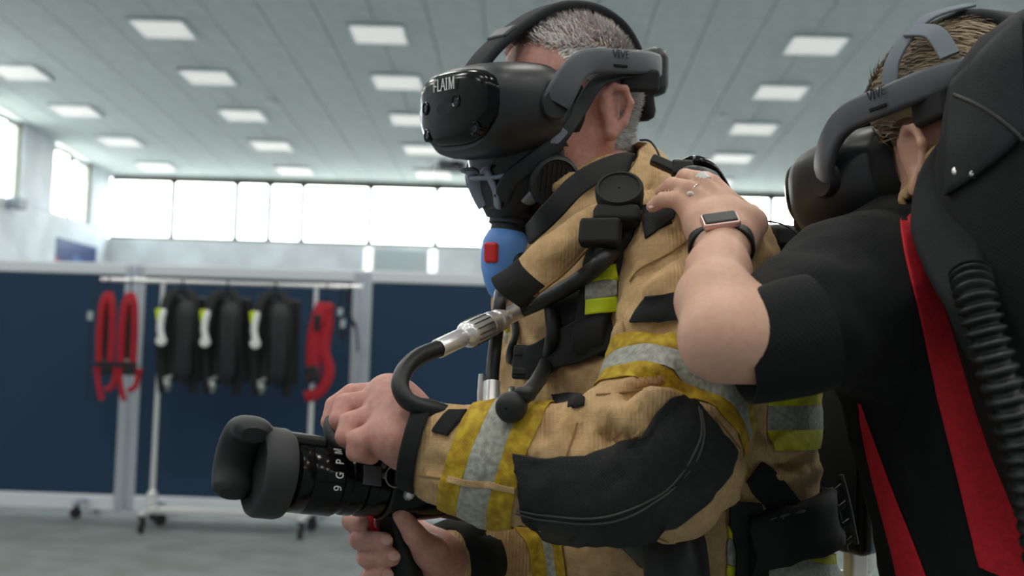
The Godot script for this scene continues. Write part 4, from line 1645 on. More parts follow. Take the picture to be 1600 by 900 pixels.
	for q in [[[[790, 500], [800, 498]], [[790, 518], [806, 516]], M.lime], [[[789, 520], [806, 518]], [[790, 536], [806, 534]], M.silver]]:
		obj("front_band", patch(q[0], q[1], 6, 4, 0.001, 0.0016).mesh(), q[2], co)
	# seams
	for s in [[[655, 742], [700, 750], [760, 757], [808, 762]], [[932, 618], [985, 612], [1060, 592], [1100, 612]], [[902, 660], [892, 690], [886, 712]], [[985, 440], [1000, 420], [1040, 400], [1080, 372]], [[1065, 618], [1105, 640], [1155, 700]], [[735, 690], [728, 740], [735, 780]], [[960, 690], [1000, 685], [1045, 660]], [[1015, 836], [1060, 850], [1100, 862]], [[806, 790], [870, 800], [960, 800], [1040, 760], [1090, 690], [1085, 640]], [[807, 797], [870, 807], [962, 807], [1045, 767], [1096, 694], [1091, 645]], [[980, 540], [975, 500], [985, 440]]]:
		var sm := strap_on(s, [0.0016], 0.0012, 0.0065 if s[0][0] in [806, 807] else 0.0016, 8)
		obj("seam", sm.mesh(), M.thread if s[0][0] in [806, 807] else M.seam, co)
	obj("band_tape", strap_on([[700, 750], [730, 753], [765, 757], [790, 761], [806, 764]], [0.006], 0.0012, 0.0038).mesh(), M.coat, co)
	# black cuff ring and wristlet
	var ce := Mb.new()
	var cdir := P(640, 692, 1.128) - P(706, 708, 1.125)
	ce.lathe([Vector2(0.046, 0.026), Vector2(0.0475, 0.028), Vector2(0.046, 0.042), Vector2(0.044, 0.044), Vector2(0.04, 0.044), Vector2(0.034, 0.03)], 44, along(cdir, P(706, 708, 1.125)))
	obj("cuff_edge", ce.mesh(), M.velcro, co, "black cuff edge")
	var cf := P(722, 885, 1.295)
	obj("cuff_edge", band(P(800, 880, 1.38), cf + (cf - P(800, 880, 1.38)).normalized() * 0.02, 0.75, 1.1, -0.001, 0.004, 0.052).mesh(), M.velcro, co, "black cuff edge")
	collar(co)

const FOLDS := [
	[[[975, 618], [1020, 604], [1075, 600], [1120, 615]], -0.026, 0.011],
	[[[985, 640], [1025, 632], [1065, 628]], 0.024, 0.011],
	[[[955, 640], [985, 662], [1020, 690]], 0.02, 0.01],
	[[[940, 665], [965, 690]], -0.016, 0.009],
	[[[1030, 660], [1005, 680], [985, 690]], -0.015, 0.008],
	[[[905, 640], [900, 670], [895, 700]], -0.011, 0.007],
	[[[850, 648], [846, 670], [850, 690]], -0.01, 0.007],
	[[[985, 440], [1010, 418], [1050, 400], [1085, 375]], -0.012, 0.01],
	[[[1000, 470], [1040, 440], [1085, 425]], 0.011, 0.012],
	[[[965, 520], [1010, 512], [1065, 515]], -0.011, 0.01],
	[[[1150, 400], [1185, 440], [1205, 500]], -0.008, 0.012],
	[[[1190, 380], [1210, 430]], 0.006, 0.012],
	[[[1165, 690], [1205, 706], [1275, 692]], 0.016, 0.012],
	[[[1160, 712], [1215, 722], [1280, 712]], -0.016, 0.009],
	[[[1185, 728], [1235, 736], [1282, 734]], 0.016, 0.011],
	[[[1200, 760], [1240, 752], [1280, 752]], -0.008, 0.01],
	[[[1100, 780], [1130, 800], [1150, 830]], -0.006, 0.012],
	[[[1090, 850], [1125, 838], [1150, 822]], 0.008, 0.012],
	[[[655, 720], [690, 728], [715, 740]], -0.004, 0.007],
	[[[660, 745], [690, 752], [715, 760]], 0.004, 0.007],
	[[[690, 690], [705, 720], [700, 750]], 0.003, 0.008],
	[[[780, 530], [784, 580], [790, 630]], 0.006, 0.012],
	[[[850, 560], [870, 600], [880, 640]], -0.006, 0.012],
	[[[820, 600], [850, 620], [880, 610]], 0.006, 0.012],
	[[[880, 570], [930, 550], [960, 545]], -0.007, 0.012],
	[[[840, 840], [860, 870], [868, 895]], -0.006, 0.01],
]

func collar(co: Node):
	# the stand-up collar lies open: keys of top edge, base edge, from the far front round the nape to the near front tip
	var top := PA([[815, 400, 1.50], [850, 330, 1.53], [910, 270, 1.52], [975, 232, 1.47], [1003, 222, 1.40], [994, 244, 1.335], [962, 300, 1.285], [918, 325, 1.25], [856, 368, 1.228], [788, 426, 1.222]])
	var bot := PA([[850, 440, 1.48], [890, 370, 1.53], [945, 320, 1.53], [1010, 295, 1.48], [1042, 285, 1.40], [1034, 302, 1.31], [992, 328, 1.265], [950, 356, 1.242], [898, 412, 1.225], [832, 470, 1.212]])
	var a := curve(top, 7)
	var c := curve(bot, 7)
	var g := []
	var nr := []
	var n := FastNoiseLite.new()
	n.seed = 3
	n.frequency = 1.0
	var axis := P(940, 340, 1.40)
	for i in a.size():
		var r := []
		var q := []
		for j in 11:
			var t := j / 10.0
			var p := a[i].lerp(c[i], t)
			var out := (p - axis)
			out.y = 0
			out = out.normalized()
			p += out * (0.012 * sin(t * PI) + 0.004 * n.get_noise_3d(p.x * 24, p.y * 30, p.z * 24) + 0.0025 * sin(i * 0.9 + t * 3.0))
			r.append(p)
			q.append(out)
		g.append(r)
		nr.append(q)
	var b := Mb.new()
	b.sheet(g, nr, 0.006)
	var col := obj("collar", b.mesh(), M.coat, co)
	# dark tip
	var k := g.size()
	b = Mb.new()
	var g2 := []
	var n2 := []
	for i in range(k - 4, k):
		var r := []
		var q := []
		for j in 11:
			r.append(g[i][j] + nr[i][j] * -0.002 + (Vector3.ZERO if i < k - 1 else (g[k - 1][j] - g[k - 2][j]).normalized() * 0.012))
			q.append(nr[i][j])
		g2.append(r)
		n2.append(q)
	b.sheet(g2, n2, 0.0105)
	obj("collar_tip", b.mesh(), M.velcro, co, "black collar tip")
	# lining band along the base
	var lin := PackedVector3Array()
	for i in range(4, k - 2): lin.append(g[i][10] + nr[i][10] * 0.006)
	b = Mb.new()
	b.tube(lin, [0.0022], 6)
	obj("collar_seam", b.mesh(), M.seam, co)

func trousers_and_boots(t: Node3D, base: Vector3, hipL: Vector3, hipR: Vector3, ankL: Vector3, ankR: Vector3):
	var ch := []
	for s in [[hipL, ankL], [hipR, ankR]]:
		var knee: Vector3 = (s[0] + s[1]) * 0.5 + Vector3(-0.06, 0.02, 0.02)
		ch.append([[s[0] + Vector3(0, 0.02, 0), 0.125], [knee, 0.095], [s[1] + Vector3(0, 0.1, 0), 0.085]])
	ch.append([[(hipL + hipR) * 0.5 + Vector3(0, 0.12, 0), 0.14], [(hipL + hipR) * 0.5, 0.14]])
	var f := chain_field(ch, 0.016, 0.05)
	var b := Mb.new()
	f.net(b)
	b.smooth()
	crumple(b, 0.01, Vector3(7, 10, 7), 15)
	b.smooth()
	obj("trousers", b.mesh(), M.coat, t)
	for a in [ankL, ankR]:
		f = chain_field([[[a + Vector3(0, 0.16, 0), 0.062], [a + Vector3(0, -0.03, 0), 0.06], [a + Vector3(-0.13, -0.055, 0.055), 0.042]], [[a + Vector3(0.02, -0.055, 0), 0.045], [a + Vector3(-0.14, -0.06, 0.06), 0.04]]], 0.012, 0.03)
		b = Mb.new()
		f.net(b)
		b.smooth()
		var ms := b.mesh()
		obj("boot", ms, M.black, t)

# ---------------------------------------------------------------- breathing mask
func HL(x: float, y: float, z: float) -> Vector3: return man_head * Vector3(x, y, z)

func mask():
	var t := thing("breathing_mask", "black breathing mask with blue valve below the firefighter's headset", "breathing mask", HL(0, -0.05, 0.1))
	var ring := func(c: Vector3, hw: float, hd: float, tilt: float) -> PackedVector3Array:
		var r := PackedVector3Array()
		for j in 40:
			var a := j * TAU / 40
			var x: float = sign(cos(a)) * pow(abs(cos(a)), 0.8) * hw
			var z := sin(a) * hd
			var p := Vector3(x, 0, z)
			p = Basis(Vector3.RIGHT, tilt) * p
			r.append(man_head * (c + p))
		return r
	var b := Mb.new()
	b.loft([ring.call(Vector3(0, -0.028, 0.078), 0.072, 0.054, 0.1), ring.call(Vector3(0, -0.05, 0.08), 0.073, 0.054, 0.1), ring.call(Vector3(0, -0.075, 0.08), 0.07, 0.05, 0.15), ring.call(Vector3(0, -0.095, 0.082), 0.06, 0.043, 0.2), ring.call(Vector3(0, -0.112, 0.085), 0.045, 0.036, 0.25), ring.call(Vector3(0, -0.122, 0.088), 0.034, 0.031, 0.3)])
	var fp := obj("face_piece", b.mesh(), M.mask_rubber, t)
	# seal lip along the cheeks
	b = Mb.new()
	b.tube(curve(PackedVector3Array([HL(0.07, -0.05, 0.072), HL(0.066, -0.085, 0.06), HL(0.042, -0.118, 0.054), HL(0, -0.13, 0.055), HL(-0.042, -0.118, 0.054), HL(-0.066, -0.085, 0.06), HL(-0.07, -0.05, 0.072)])), [0.011], 12)
	obj("seal_lip", b.mesh(), M.mask_rubber, fp)
	# front frame: grey braces making a dark X, and the small visor above
	for s in [-1.0, 1.0]:
		b = Mb.new()
		b.tube(curve(PackedVector3Array([HL(0.012 * s, -0.07, 0.136), HL(0.018 * s, -0.085, 0.13), HL(0.02 * s, -0.1, 0.124), HL(0.014 * s, -0.116, 0.118)])), [0.012, 0.018, 0.019, 0.011], 14, 0.45)
		obj("brace", b.mesh(), M.mask_grey, fp)
		b = Mb.new()
		b.tube(curve(PackedVector3Array([HL(0.066 * s, -0.088, 0.086), HL(0.057 * s, -0.1, 0.09), HL(0.044 * s, -0.112, 0.094)])), [0.011, 0.02, 0.011], 14, 0.45)
		obj("brace", b.mesh(), M.mask_grey, fp)
		b = Mb.new()
		var cp := curve(PackedVector3Array([HL(0.082 * s, -0.034, 0.07), HL(0.07 * s, -0.06, 0.1), HL(0.046 * s, -0.086, 0.122), HL(0.028 * s, -0.108, 0.122)]))
		var nm := PackedVector3Array()
		for p in cp: nm.append((p - HL(0, -0.06, 0.06)).normalized())
		b.strap(cp, nm, [0.026, 0.02], 0.007)
		obj("frame_arm", b.mesh(), M.mask_rubber, fp)
		b = Mb.new()
		b.rbox(Vector3(0.005, 0.012, 0.026), 0.002, Transform3D(man_head.basis * Basis(Vector3.UP, -0.4 * s) * Basis(Vector3.RIGHT, 0.9), HL(0.082 * s, -0.034, 0.075)))
		obj("strap_buckle", b.mesh(), M.mask_grey, fp)
		# filter port / speech diaphragm
		var at := HL(0.07 * s, -0.086, 0.074)
		var ax := man_head.basis * Vector3(1.0 * s, -0.12, 0.25)
		b = Mb.new()
		b.lathe([Vector2(0.03, -0.03), Vector2(0.032, 0.008), Vector2(0.03, 0.012), Vector2(0.0265, 0.014), Vector2(0.025, 0.011), Vector2(0.001, 0.011)], 36, along(ax, at))
		var sp := obj("side_port", b.mesh(), M.mask_rubber, fp)
		for k in 7:
			b = Mb.new()
			var w := sqrt(0.0225 * 0.0225 - pow((k - 3) * 0.006, 2))
			b.rbox(Vector3(0.0022, 2.0 * w, 0.002), 0.0006, along(ax, at) * Transform3D(Basis(), Vector3((k - 3) * 0.006, 0, 0.0115)))
			obj("grille_bar", b.mesh(), M.black, sp)
	b = Mb.new()
	b.loft([ring.call(Vector3(0, -0.02, 0.088), 0.06, 0.05, 0.1), ring.call(Vector3(0, -0.045, 0.09), 0.062, 0.05, 0.1), ring.call(Vector3(0, -0.072, 0.092), 0.05, 0.045, 0.25)])
	obj("visor", b.mesh(), M.mask_lens, fp)
	b = Mb.new()
	b.tube(curve(PackedVector3Array([HL(0.072, -0.05, 0.098), HL(0.045, -0.078, 0.124), HL(0, -0.082, 0.141), HL(-0.045, -0.078, 0.124)])), [0.003], 8)
	obj("visor_rim", b.mesh(), M.mask_grey, fp)
	# connector and blue demand valve, hanging below the mouth
	var o := HL(0.0, -0.117, 0.088)
	var ax := (man_head.basis * Vector3(0.05, -1.0, 0.22)).normalized()
	b = Mb.new()
	b.lathe([Vector2(0.026, -0.01), Vector2(0.03, 0.0), Vector2(0.031, 0.01), Vector2(0.028, 0.014), Vector2(0.0255, 0.016), Vector2(0.0255, 0.024), Vector2(0.022, 0.026), Vector2(0.022, 0.034)], 36, along(ax, o))
	obj("connector", b.mesh(), M.mask_rubber, t)
	var vx := along(ax, o + ax * 0.03, man_head.basis * Vector3(0, 0, 1))
	b = Mb.new()
	var rings := []
	for q in [[0.0, 0.019, 0.019, 0.0], [0.004, 0.024, 0.024, 0.0], [0.016, 0.03, 0.031, -0.002], [0.032, 0.031, 0.033, -0.003], [0.05, 0.027, 0.029, -0.002], [0.068, 0.021, 0.022, -0.002], [0.082, 0.014, 0.014, -0.002], [0.087, 0.007, 0.007, -0.002]]:
		var r := PackedVector3Array()
		for j in 32:
			var a := j * TAU / 32
			r.append(vx * Vector3(cos(a) * q[1], sin(a) * q[2] + q[3], q[0]))
		rings.append(r)
	b.loft(rings)
	var dv := obj("demand_valve", b.mesh(), M.blue, t, "blue demand valve")
	b = Mb.new()
	b.rbox(Vector3(0.02, 0.026, 0.008), 0.004, Transform3D(man_head.basis * Basis(Vector3.UP, 0.45), o + ax * 0.058 + man_head.basis * Vector3(0.012, 0.0, 0.0285)))
	obj("button", b.mesh(), M.red_button, dv, "red button")
	b = Mb.new()
	b.lathe([Vector2(0.012, 0.0), Vector2(0.012, 0.012), Vector2(0.009, 0.014), Vector2(0.009, 0.022)], 20, along(man_head.basis * Vector3(0.9, -0.5, -0.4), o + ax * 0.066 + man_head.basis * Vector3(0.02, 0, -0.004)))
	obj("hose_socket", b.mesh(), M.black, dv)
	b = tube_mesh(PackedVector3Array([o + ax * 0.07 + man_head.basis * Vector3(0.0, -0.005, 0.0), o + ax * 0.1 + man_head.basis * Vector3(-0.004, -0.01, -0.003), P(782, 462, 1.285), P(776, 520, 1.27), P(770, 575, 1.25), P(768, 622, 1.23)]), [0.0075], 12)
	obj("supply_hose", b.mesh(), M.hose, t)
	b = tube_mesh(PackedVector3Array([P(768, 598, 1.238), P(768, 640, 1.225)]), [0.0095, 0.0095], 14, 3)
	obj("hose_fitting", b.mesh(), M.chrome, t)
	# head straps: over the cheek to behind the ear, round the nape
	for s in [-1.0, 1.0]:
		b = Mb.new()
		var cp := curve(PackedVector3Array([HL(0.076 * s, -0.045, 0.088), HL(0.082 * s, -0.028, 0.07), HL(0.084 * s, 0.004, 0.042), HL(0.087 * s, 0.04, 0.012), HL(0.083 * s, 0.055, -0.05), HL(0.05 * s, 0.055, -0.106), HL(0.0, 0.055, -0.118)]))
		var nm := PackedVector3Array()
		for p in cp: nm.append((p - HL(0, 0.0, 0.0)).normalized())
		b.strap(cp, nm, curve1([0.03, 0.022, 0.018, 0.017, 0.017, 0.017, 0.017], 8), 0.004)
		obj("head_strap", b.mesh(), M.mask_rubber, t)
	b = Mb.new()
	var nk := curve(PackedVector3Array([P(826, 366, 1.345), P(842, 350, 1.275), P(866, 326, 1.25), P(898, 292, 1.255), P(936, 268, 1.275), P(984, 254, 1.33), HL(0.07, -0.075, -0.08), HL(0.0, -0.07, -0.1), HL(-0.07, -0.08, -0.07)]))
	var nm2 := PackedVector3Array()
	for p in nk: nm2.append(((p - HL(0, -0.1, -0.03)) * Vector3(1, 0.2, 1)).normalized())
	b.strap(nk, nm2, [0.024], 0.005)
	obj("neck_strap", b.mesh(), M.webbing, t)

# ---------------------------------------------------------------- the firefighter's breathing apparatus
func apparatus():
	var cyl := P(1346, 700, 1.56)
	var t := thing("breathing_apparatus", "black harness, hoses and air cylinder worn over the firefighter's coat", "breathing apparatus", Vector3(cyl.x, P(1350, 880, 1.56).y, cyl.z))
	# shoulder strap with its bright tag
	var s := strap_on([[1062, 288], [1035, 300], [1000, 330], [962, 378], [946, 430], [938, 490], [925, 540]], [0.042, 0.046, 0.05, 0.052, 0.05, 0.046, 0.04], 0.009, 0.011)
	obj("shoulder_strap", s.mesh(), M.webbing, t)
	var keep := CT
	CT = s.tris()
	patch_jump = 0.012
	for q in [[415, 439, M.hi], [439, 465, M.silver], [465, 489, M.hi]]:
		obj("tag", patch([[918, q[0] + 3], [963, q[0] - 3]], [[917, q[1] + 3], [964, q[1] - 3]], 8, 6, 0.0012, 0.002).mesh(), q[2], t)
	CT = keep
	patch_jump = 0.03
	s = strap_on([[966, 505], [920, 528], [870, 552], [832, 566], [796, 576]], [0.046, 0.044, 0.04, 0.036, 0.03], 0.005, 0.009)
	var cs := obj("chest_strap", s.mesh(), M.webbing, t)
	var bc := on(818, 566, 0.014)
	var face := (CP - bc).normalized()
	var b := Mb.new()
	b.rbox(Vector3(0.026, 0.04, 0.01), 0.003, along(face + Vector3(-0.5, 0.1, 0), bc))
	for k in [-0.011, 0.011]: b.rbox(Vector3(0.02, 0.008, 0.004), 0.0015, along(face + Vector3(-0.5, 0.1, 0), bc) * Transform3D(Basis(), Vector3(0, k, 0.006)))
	obj("buckle", b.mesh(), M.black, cs)
	# round microphone puck and the box under it
	var pk := P(968, 300, 1.212)
	var ax := Vector3(-0.12, 0.62, 0.78)
	b = Mb.new()
	b.lathe([Vector2(0.024, -0.02), Vector2(0.026, -0.004), Vector2(0.026, 0.005), Vector2(0.0245, 0.008), Vector2(0.022, 0.008), Vector2(0.021, 0.006), Vector2(0.001, 0.006)], 36, along(ax, pk))
	obj("speaker_puck", b.mesh(), M.matt_black, t)
	var bx := P(938, 364, 1.188)
	b = Mb.new()
	b.rbox(Vector3(0.044, 0.03, 0.02), 0.005, along(Vector3(-0.25, 0.25, 0.9), bx))
	obj("control_box", b.mesh(), M.matt_black, t)
	b = Mb.new()
	b.rbox(Vector3(0.05, 0.022, 0.024), 0.007, along(Vector3(-0.15, 0.4, 0.9), P(964, 338, 1.2)))
	obj("puck_mount", b.mesh(), M.matt_black, t)
	# supply hose over the shoulder, its coupling, and the loop down to the hand
	var hp := PackedVector3Array([P(1120, 282, 1.30), P(1078, 272, 1.235), on(1040, 298, 0.022), on(1000, 345, 0.026), on(955, 395, 0.03), on(905, 437, 0.032), on(855, 466, 0.034)])
	var ca := P(812, 485, -on(830, 478, 0.034).z)
	var cb := P(684, 545, 1.165)
	hp.append(ca)
	b = tube_mesh(hp, [0.0092], 16)
	obj("supply_hose", b.mesh(), M.hose, t)
	var cd := cb - ca
	var L := cd.length()
	b = Mb.new()
	b.lathe([Vector2(0.0095, -0.004), Vector2(0.0098, 0.0), Vector2(0.0098, L * 0.2), Vector2(0.0075, L * 0.215), Vector2(0.0075, L * 0.26)], 24, along(cd, ca))
	var cp := obj("hose_coupling", b.mesh(), M.chrome, t, "chrome hose coupling")
	b = Mb.new()
	b.lathe([Vector2(0.0075, L * 0.25), Vector2(0.0128, L * 0.255), Vector2(0.0128, L * 0.31), Vector2(0.011, L * 0.32), Vector2(0.011, L * 0.36), Vector2(0.0138, L * 0.365), Vector2(0.0138, L * 0.43), Vector2(0.0125, L * 0.44), Vector2(0.0145, L * 0.45), Vector2(0.0145, L * 0.66), Vector2(0.0128, L * 0.68), Vector2(0.007, L * 0.7), Vector2(0.007, L * 0.76)], 28, along(cd, ca))
	obj("sleeve", b.mesh(), M.chrome, cp)
	b = Mb.new()
	b.lathe([Vector2(0.007, L * 0.74), Vector2(0.0102, L * 0.75), Vector2(0.0102, L * 0.99), Vector2(0.009, L * 1.0)], 24, along(cd, ca))
	obj("ferrule", b.mesh(), M.chrome, cp)
	for k in 14:
		b = Mb.new()
		var a := k * TAU / 14
		b.rbox(Vector3(0.0016, 0.0016, L * 0.19), 0.0005, along(cd, ca) * Transform3D(Basis(), Vector3(cos(a) * 0.0146, sin(a) * 0.0146, L * 0.555)))
		obj("knurl", b.mesh(), M.steel, cp)
	b = tube_mesh(PackedVector3Array([cb, P(655, 557, 1.145), P(634, 576, 1.122), P(625, 600, 1.105), P(633, 622, 1.098), P(652, 634, 1.1), P(685, 642, 1.11), P(730, 660, 1.13)]), [0.0088], 16)
	obj("loop_hose", b.mesh(), M.hose, t)
	# gauge hose and its rubber boot
	var gb := on(799, 636, 0.03)
	gb = P(799, 636, 1.062)
	b = tube_mesh(PackedVector3Array([on(858, 462, 0.012), on(863, 490, 0.02), on(864, 530, 0.022), on(852, 572, 0.024), P(832, 606, 1.1), gb]), [0.0088, 0.0088, 0.0088, 0.0085, 0.008, 0.008], 14)
	obj("gauge_hose", b.mesh(), M.hose, t)
	b = Mb.new()
	b.lathe([Vector2(0.001, -0.015), Vector2(0.008, -0.0138), Vector2(0.0125, -0.01), Vector2(0.0146, -0.003), Vector2(0.0146, 0.004), Vector2(0.0122, 0.0095), Vector2(0.007, 0.0125), Vector2(0.001, 0.013)], 28, along(Vector3(-0.35, -0.1, 0.9), gb))
	b.rbox(Vector3(0.02, 0.014, 0.016), 0.005, along(Vector3(-0.35, -0.1, 0.9), gb + Vector3(0.012, 0.012, -0.003)))
	obj("gauge_boot", b.mesh(), M.rubber, t)
	b = tube_mesh(PackedVector3Array([on(800, 492, 0.012), on(806, 520, 0.014), on(796, 556, 0.016), on(800, 596, 0.018), P(800, 628, 1.085)]), [0.0045], 10)
	obj("sensor_cable", b.mesh(), M.hose, t)
	b = tube_mesh(PackedVector3Array([P(752, 584, 1.25), P(753, 612, 1.25), P(752, 642, 1.25)]), [0.003, 0.0055, 0.005], 10)
	obj("lanyard_pin", b.mesh(), M.chrome, t)
	# clips and cables on the shoulder
	b = Mb.new()
	b.rbox(Vector3(0.045, 0.012, 0.012), 0.003, along(Vector3(0, 0.3, 1), P(1046, 261, 1.27), Vector3(0.45, 1, 0)))
	b.rbox(Vector3(0.026, 0.02, 0.016), 0.005, along(Vector3(0, 0.2, 1), P(1066, 264, 1.27)))
	obj("shoulder_clip", b.mesh(), M.black, t)
	b = tube_mesh(PackedVector3Array([P(1064, 264, 1.275), P(1085, 254, 1.275), P(1108, 262, 1.28), P(1128, 285, 1.29), P(1150, 330, 1.32)]), [0.0085, 0.0085, 0.0075, 0.006, 0.006], 12)
	obj("shoulder_cable", b.mesh(), M.gloss, t)
	b = tube_mesh(PackedVector3Array([P(1000, 219, 1.36), P(1016, 221, 1.34), P(1029, 240, 1.31), P(1036, 266, 1.28)]), [0.0013], 8)
	obj("wire", b.mesh(), M.black, t)
	b = tube_mesh(PackedVector3Array([P(1172, 350, 1.36), P(1200, 346, 1.38), P(1226, 352, 1.39), P(1248, 368, 1.4)]), [0.0011], 8)
	obj("wire", b.mesh(), M.black, t)
	# yoke behind the shoulders, back plate, cylinder with valve
	b = tube_mesh(PackedVector3Array([P(1120, 330, 1.42), P(1180, 372, 1.43), P(1225, 385, 1.44), P(1270, 400, 1.47)]), [0.012, 0.022, 0.024, 0.024], 14)
	obj("yoke", b.mesh(), M.webbing, t)
	b = Mb.new()
	b.rbox(Vector3(0.05, 0.03, 0.05), 0.008, Transform3D(Basis(Vector3.UP, 0.4), P(1218, 372, 1.43)))
	obj("yoke_clip", b.mesh(), M.black, t)
	var back := -MFWD
	var bw := Basis(back.cross(Vector3.UP).normalized(), Vector3.UP, -back)
	b = Mb.new()
	var yc := (P(1300, 380, 1.5).y + P(1300, 850, 1.5).y) * 0.5
	b.rbox(Vector3(0.26, P(1300, 380, 1.5).y - P(1300, 850, 1.5).y, 0.025), 0.01, Transform3D(bw, Vector3(cyl.x, yc, cyl.z) - back * 0.1))
	obj("back_plate", b.mesh(), M.black, t)
	var y0 := P(1346, 838, 1.56).y
	var y1 := P(1346, 400, 1.56).y
	b = Mb.new()
	b.lathe([Vector2(0.02, y0 - 0.02 - cyl.y), Vector2(0.03, y0 - cyl.y), Vector2(0.06, y0 + 0.02 - cyl.y), Vector2(0.078, y0 + 0.05 - cyl.y), Vector2(0.082, y0 + 0.09 - cyl.y), Vector2(0.082, y1 - 0.09 - cyl.y), Vector2(0.074, y1 - 0.04 - cyl.y), Vector2(0.04, y1 - cyl.y), Vector2(0.001, y1 - cyl.y)], 40, Transform3D(Basis(Vector3.RIGHT, -PI / 2), cyl))
	obj("air_cylinder", b.mesh(), M.cyl_blue, t, "slate air cylinder")
	b = Mb.new()
	b.lathe([Vector2(0.001, -0.085), Vector2(0.012, -0.085), Vector2(0.014, -0.07), Vector2(0.014, -0.035), Vector2(0.02, -0.03), Vector2(0.02, 0.0)], 20, Transform3D(Basis(Vector3.RIGHT, -PI / 2), Vector3(cyl.x, y0 - 0.012, cyl.z)))
	var cv := obj("cylinder_valve", b.mesh(), M.chrome, t, "chrome cylinder valve")
	b = Mb.new()
	b.lathe([Vector2(0.001, 0.045), Vector2(0.012, 0.045), Vector2(0.014, 0.03), Vector2(0.011, 0.02), Vector2(0.008, 0.0)], 18, along(Vector3(-0.8, 0.15, 0.6), Vector3(cyl.x, y0 - 0.06, cyl.z)))
	obj("valve_outlet", b.mesh(), M.chrome, cv)
	b = Mb.new()
	b.rbox(Vector3(0.03, 0.05, 0.02), 0.005, Transform3D(Basis(Vector3.UP, 0.5), Vector3(cyl.x - 0.015, y0 - 0.025, cyl.z + 0.03)))
	obj("valve_block", b.mesh(), M.white_plastic, cv)
	# waist belt, hip straps, ladder-like plate edge
	s = strap_on([[1176, 738], [1188, 750], [1206, 770], [1228, 798]], [0.03, 0.034, 0.036, 0.036], 0.004, 0.004)
	obj("hip_strap", s.mesh(), M.webbing, t)
	s = strap_on([[1160, 782], [1166, 830], [1170, 880], [1172, 940]], [0.036, 0.036, 0.036, 0.036], 0.004, 0.008)
	obj("hip_strap", s.mesh(), M.webbing, t)
	var wa := P(1020, 480, 1.42)
	var wb := Vector3(wa.x, P(1020, 1000, 1.42).y, wa.z)
	b = band(wa, wb, (778.0 - 480) / 520, (858.0 - 480) / 520, 0.003, 0.016, 0.3, Vector3(-0.14, 1, 0), 40, 3.5, 5.7, 4)
	obj("waist_pad", b.mesh(), M.webbing, t)
	b = tube_mesh(PackedVector3Array([on(1194, 814, 0.022), on(1230, 804, 0.024), on(1262, 797, 0.024), on(1284, 792, 0.024)]), [0.0018], 6)
	obj("pad_piping", b.mesh(), M.hmd_arm, t)
	b = tube_mesh(PackedVector3Array([on(1222, 808, 0.023), on(1226, 826, 0.023), on(1230, 846, 0.023)]), [0.0018], 6)
	obj("pad_piping", b.mesh(), M.hmd_arm, t)
	for q in [[[1314, 742], [1326, 790], [1338, 850]], [[1299, 762], [1310, 806], [1322, 860]]]:
		b = tube_mesh(PackedVector3Array([P(q[0][0], q[0][1], 1.36), P(q[1][0], q[1][1], 1.36), P(q[2][0], q[2][1], 1.36)]), [0.0032], 8)
		obj("plate_rail", b.mesh(), M.hmd_arm, t)
	for k in 4:
		var u := k / 3.0
		b = tube_mesh(PackedVector3Array([P(lerpf(1302, 1321, u), lerpf(770, 850, u), 1.36), P(lerpf(1317, 1337, u), lerpf(757, 838, u), 1.36)]), [0.003], 8, 1)
		obj("plate_rung", b.mesh(), M.hmd_arm, t)

